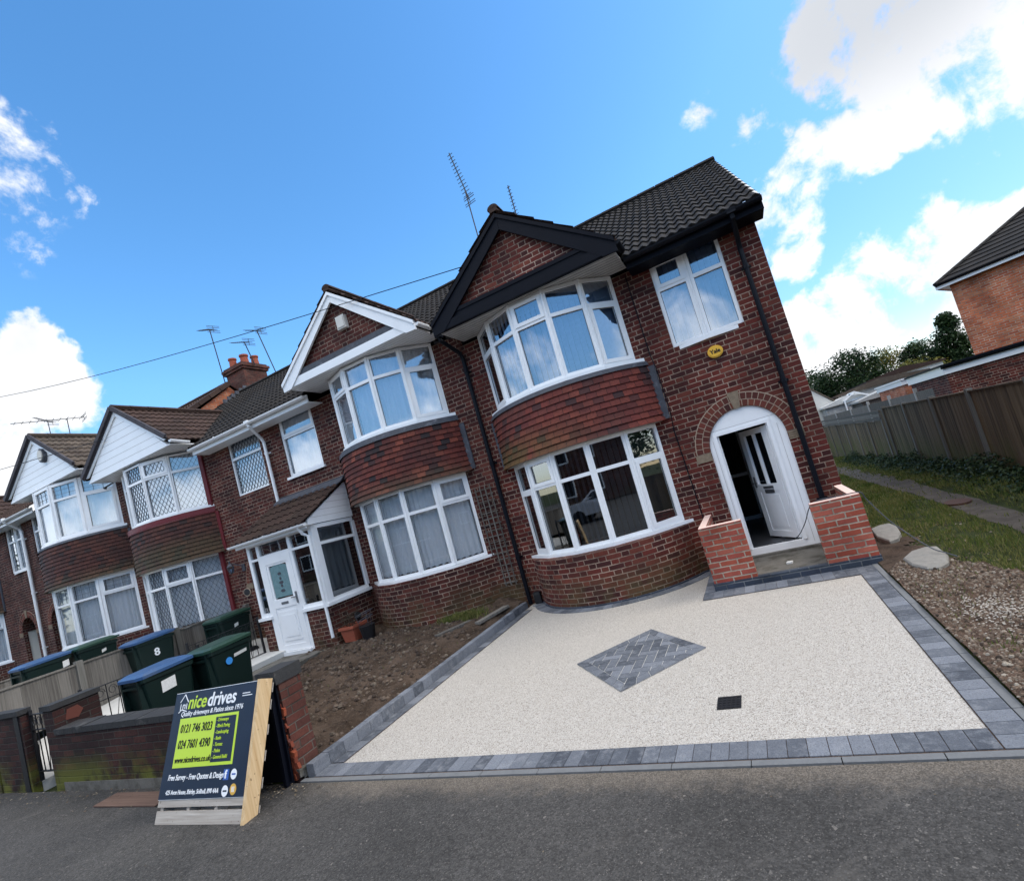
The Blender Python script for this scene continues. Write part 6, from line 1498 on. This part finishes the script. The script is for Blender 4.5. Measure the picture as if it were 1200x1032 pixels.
# ================================================================== AERIALS AND OVERHEAD WIRE
def aerial(lbl,base,top,d,L,nel,vert=False,el=.16):
    t_=thing('tv_aerial',lbl,'aerial',base,group='television aerials on the roofs'); base=Vector(base);top=Vector(top)
    m=MB(); m.tube([base,top],.018,6); m.build('mast',M['aerial'],t_)
    d=Vector(d).normalized(); a=top-d*L*.25; b=top+d*L*.75; m=MB(); m.tube([a,b],.016,5); s=Vector((0,0,1)) if vert else (Vector((1,0,.12)) if d.z>.9 else d.cross(Vector((0,0,1))).normalized())
    for i in range(nel):
        c=a+(b-a)*(i+.5)/nel; m.tube([c-s*el*(1-.4*i/nel),c+s*el*(1-.4*i/nel)],.009,4)
    u=Vector((0,0,1)) if not vert else d.cross(Vector((0,0,1))).normalized()
    for k in (-.12,-.06,.06,.12): m.tube([a+u*k-s*el*1.3,a+u*k+s*el*1.3],.009,4)
    m.tube([a-u*.13,a+u*.13],.008,4)
    m.build('antenna',M['aerial'],t_)
aerial('tall black yagi aerial above the black gabled end house',(-5.98,3.9,8.1),(-5.97,3.9,10.65),(-.12,-.05,1),1.5,14,False,.13)
aerial('short vertical aerial behind the black gable ridge',(-4.8,3.9,7.9),(-4.74,3.9,9.25),(0.02,-.05,1),1.05,11,False,.08)
aerial('leftmost of the three aerials on the chimney stack',(-17.4,4.1,8.9),(-17.30,3.9,11.05),(-1,.3,.42),1.5,9)
aerial('middle aerial on the chimney stack, on the shortest mast',(-16.3,4.6,9.4),(-16.2,4.3,10.2),(-1,.3,.42),1.6,8)
aerial('rightmost aerial on the chimney stack, on a slanting mast',(-15.3,4.6,8.5),(-15.45,4.3,10.35),(-1,.2,.45),1.1,9)
aerial('left aerial of the pair above the far left roof',(-29.2,3.9,8.6),(-29.3,3.9,11.4),(-1,.1,.45),2.2,9)
aerial('right aerial of the pair above the far left roof',(-27.7,3.9,8.6),(-27.7,3.9,11.0),(-.2,-1,-.1),2.4,10,el=.3)
q=MB(); a=Vector((-4.40,-.93,5.93)); b=Vector((-45,-1.8,17.6)); q.tube([a+(b-a)*i/30-Vector((0,0,1.6*math.sin(PI*i/30))) for i in range(31)],.008,5); tag(q.build('overhead_wire',M['pipe']),'thin black telephone wire crossing the sky to the black gable','wire')
q=MB(); a=Vector((-15.5,-.98,6.3)); b=Vector((-48,-4,11.5)); q.tube([a+(b-a)*i/20-Vector((0,0,.6*math.sin(PI*i/20))) for i in range(21)],.009,5); tag(q.build('overhead_wire',M['pipe']),'thin wire at the left edge running to the clad gable','wire')
q=MB(); q.tube([(-45,-1.8,0),(-45,-1.8,17.8)],.15,8); tag(q.build('telegraph_pole',M['bark']),'tall wooden telegraph pole down the street, outside the photo','pole')
# ================================================================== OPPOSITE SIDE OF THE STREET (seen only as reflections)
def opp(x):
    t_=thing('opposite_house','brick house on the other side of the street','house',(x,-27,0),group='houses across the street')
    m=MB(); m.box(x-5,x+5,-34,-27,0,5.2); m.build('wall',M['brick_far'],t_); m=MB(); m.prism([(-34.4,5.2),(-26.6,5.2),(-30.5,8.2)],'x',x-5,x+5); m.build('roof',M['roof_brown'],t_)
    m=MB()
    for a in (-3.2,1.4): 
        for z in (1.0,3.5): m.box(x+a,x+a+2.2,-27.0,-26.95,z,z+1.4)
    f=m.build('window_frames',M['white'],t_); m=MB()
    for a in (-3.2,1.4):
        for z in (1.0,3.5): m.box(x+a+.1,x+a+1.05,-26.95,-26.94,z+.1,z+1.3); m.box(x+a+1.15,x+a+2.1,-26.95,-26.94,z+.1,z+1.3)
    m.build('glass',M['room'],f)
for x in range(-62,60,10): opp(x)
for i,(x,y,h_) in enumerate(((-14,-22,6.5),(-3.5,-23,5.0),(5,-22,7),(-27,-22,6),(38,-16,8),(30,-12,7),(50,-12,9),(-60,-14,8))): tree('street tree across the road, '+['in front of the second house','in front of the middle houses','right of the blue car','left of the silver car','at the right bend of the road','nearest the right bend','far down the road to the right','far down the road to the left'][i],x,y,h_,1.9 if x<20 and x>-50 else 4.5,'leaf_mid',40+i,dens=.5,z0=0,leaf=.22 if abs(x)<29 else .5)
def car(x,y,col,lbl):
    t_=thing('parked_car',lbl,'car',(x,y,0),group='cars parked across the road'); prof=[(-2.1,.35),(-2.15,.75),(-1.9,.95),(-1.1,1.02),(-.5,1.42),(.9,1.45),(1.6,1.05),(2.05,.95),(2.1,.4)]
    m=MB(); secs=[]
    for yy,s_ in ((-.85,.0),(-.80,.05),(.80,.05),(.85,.0)):
        secs.append([(x+px_*(1 if abs(yy)<.82 else .97),y+yy*(1 if pz<1.03 else .82),pz) for px_,pz in prof])
    for i in range(3):
        for k in range(len(prof)-1): m.face([secs[i][k],secs[i][k+1],secs[i+1][k+1],secs[i+1][k]],None,0,.5)
    m.face(secs[0]);m.face(secs[-1]); m.build('body',M[col],t_)
    m=MB(); 
    for yy in (-.86,.86): m.face([(x-.95,y+yy*.97,1.04),(-.45+x,y+yy*.86,1.36),(x+.85,y+yy*.86,1.38),(x+1.4,y+yy*.97,1.06)])
    m.build('window',M['iron'],t_)
    for wx in (-1.35,1.3):
        for yy in (-.86,.70): m=MB(); m.tube([(x+wx,y+yy,.32),(x+wx,y+yy+.16,.32)],.32,16); m.build('wheel',M['iron'],t_)
car(-7.5,-15.5,'silver','silver car parked across the road'); car(-1.0,-15.8,'bluecar','blue car parked across the road')
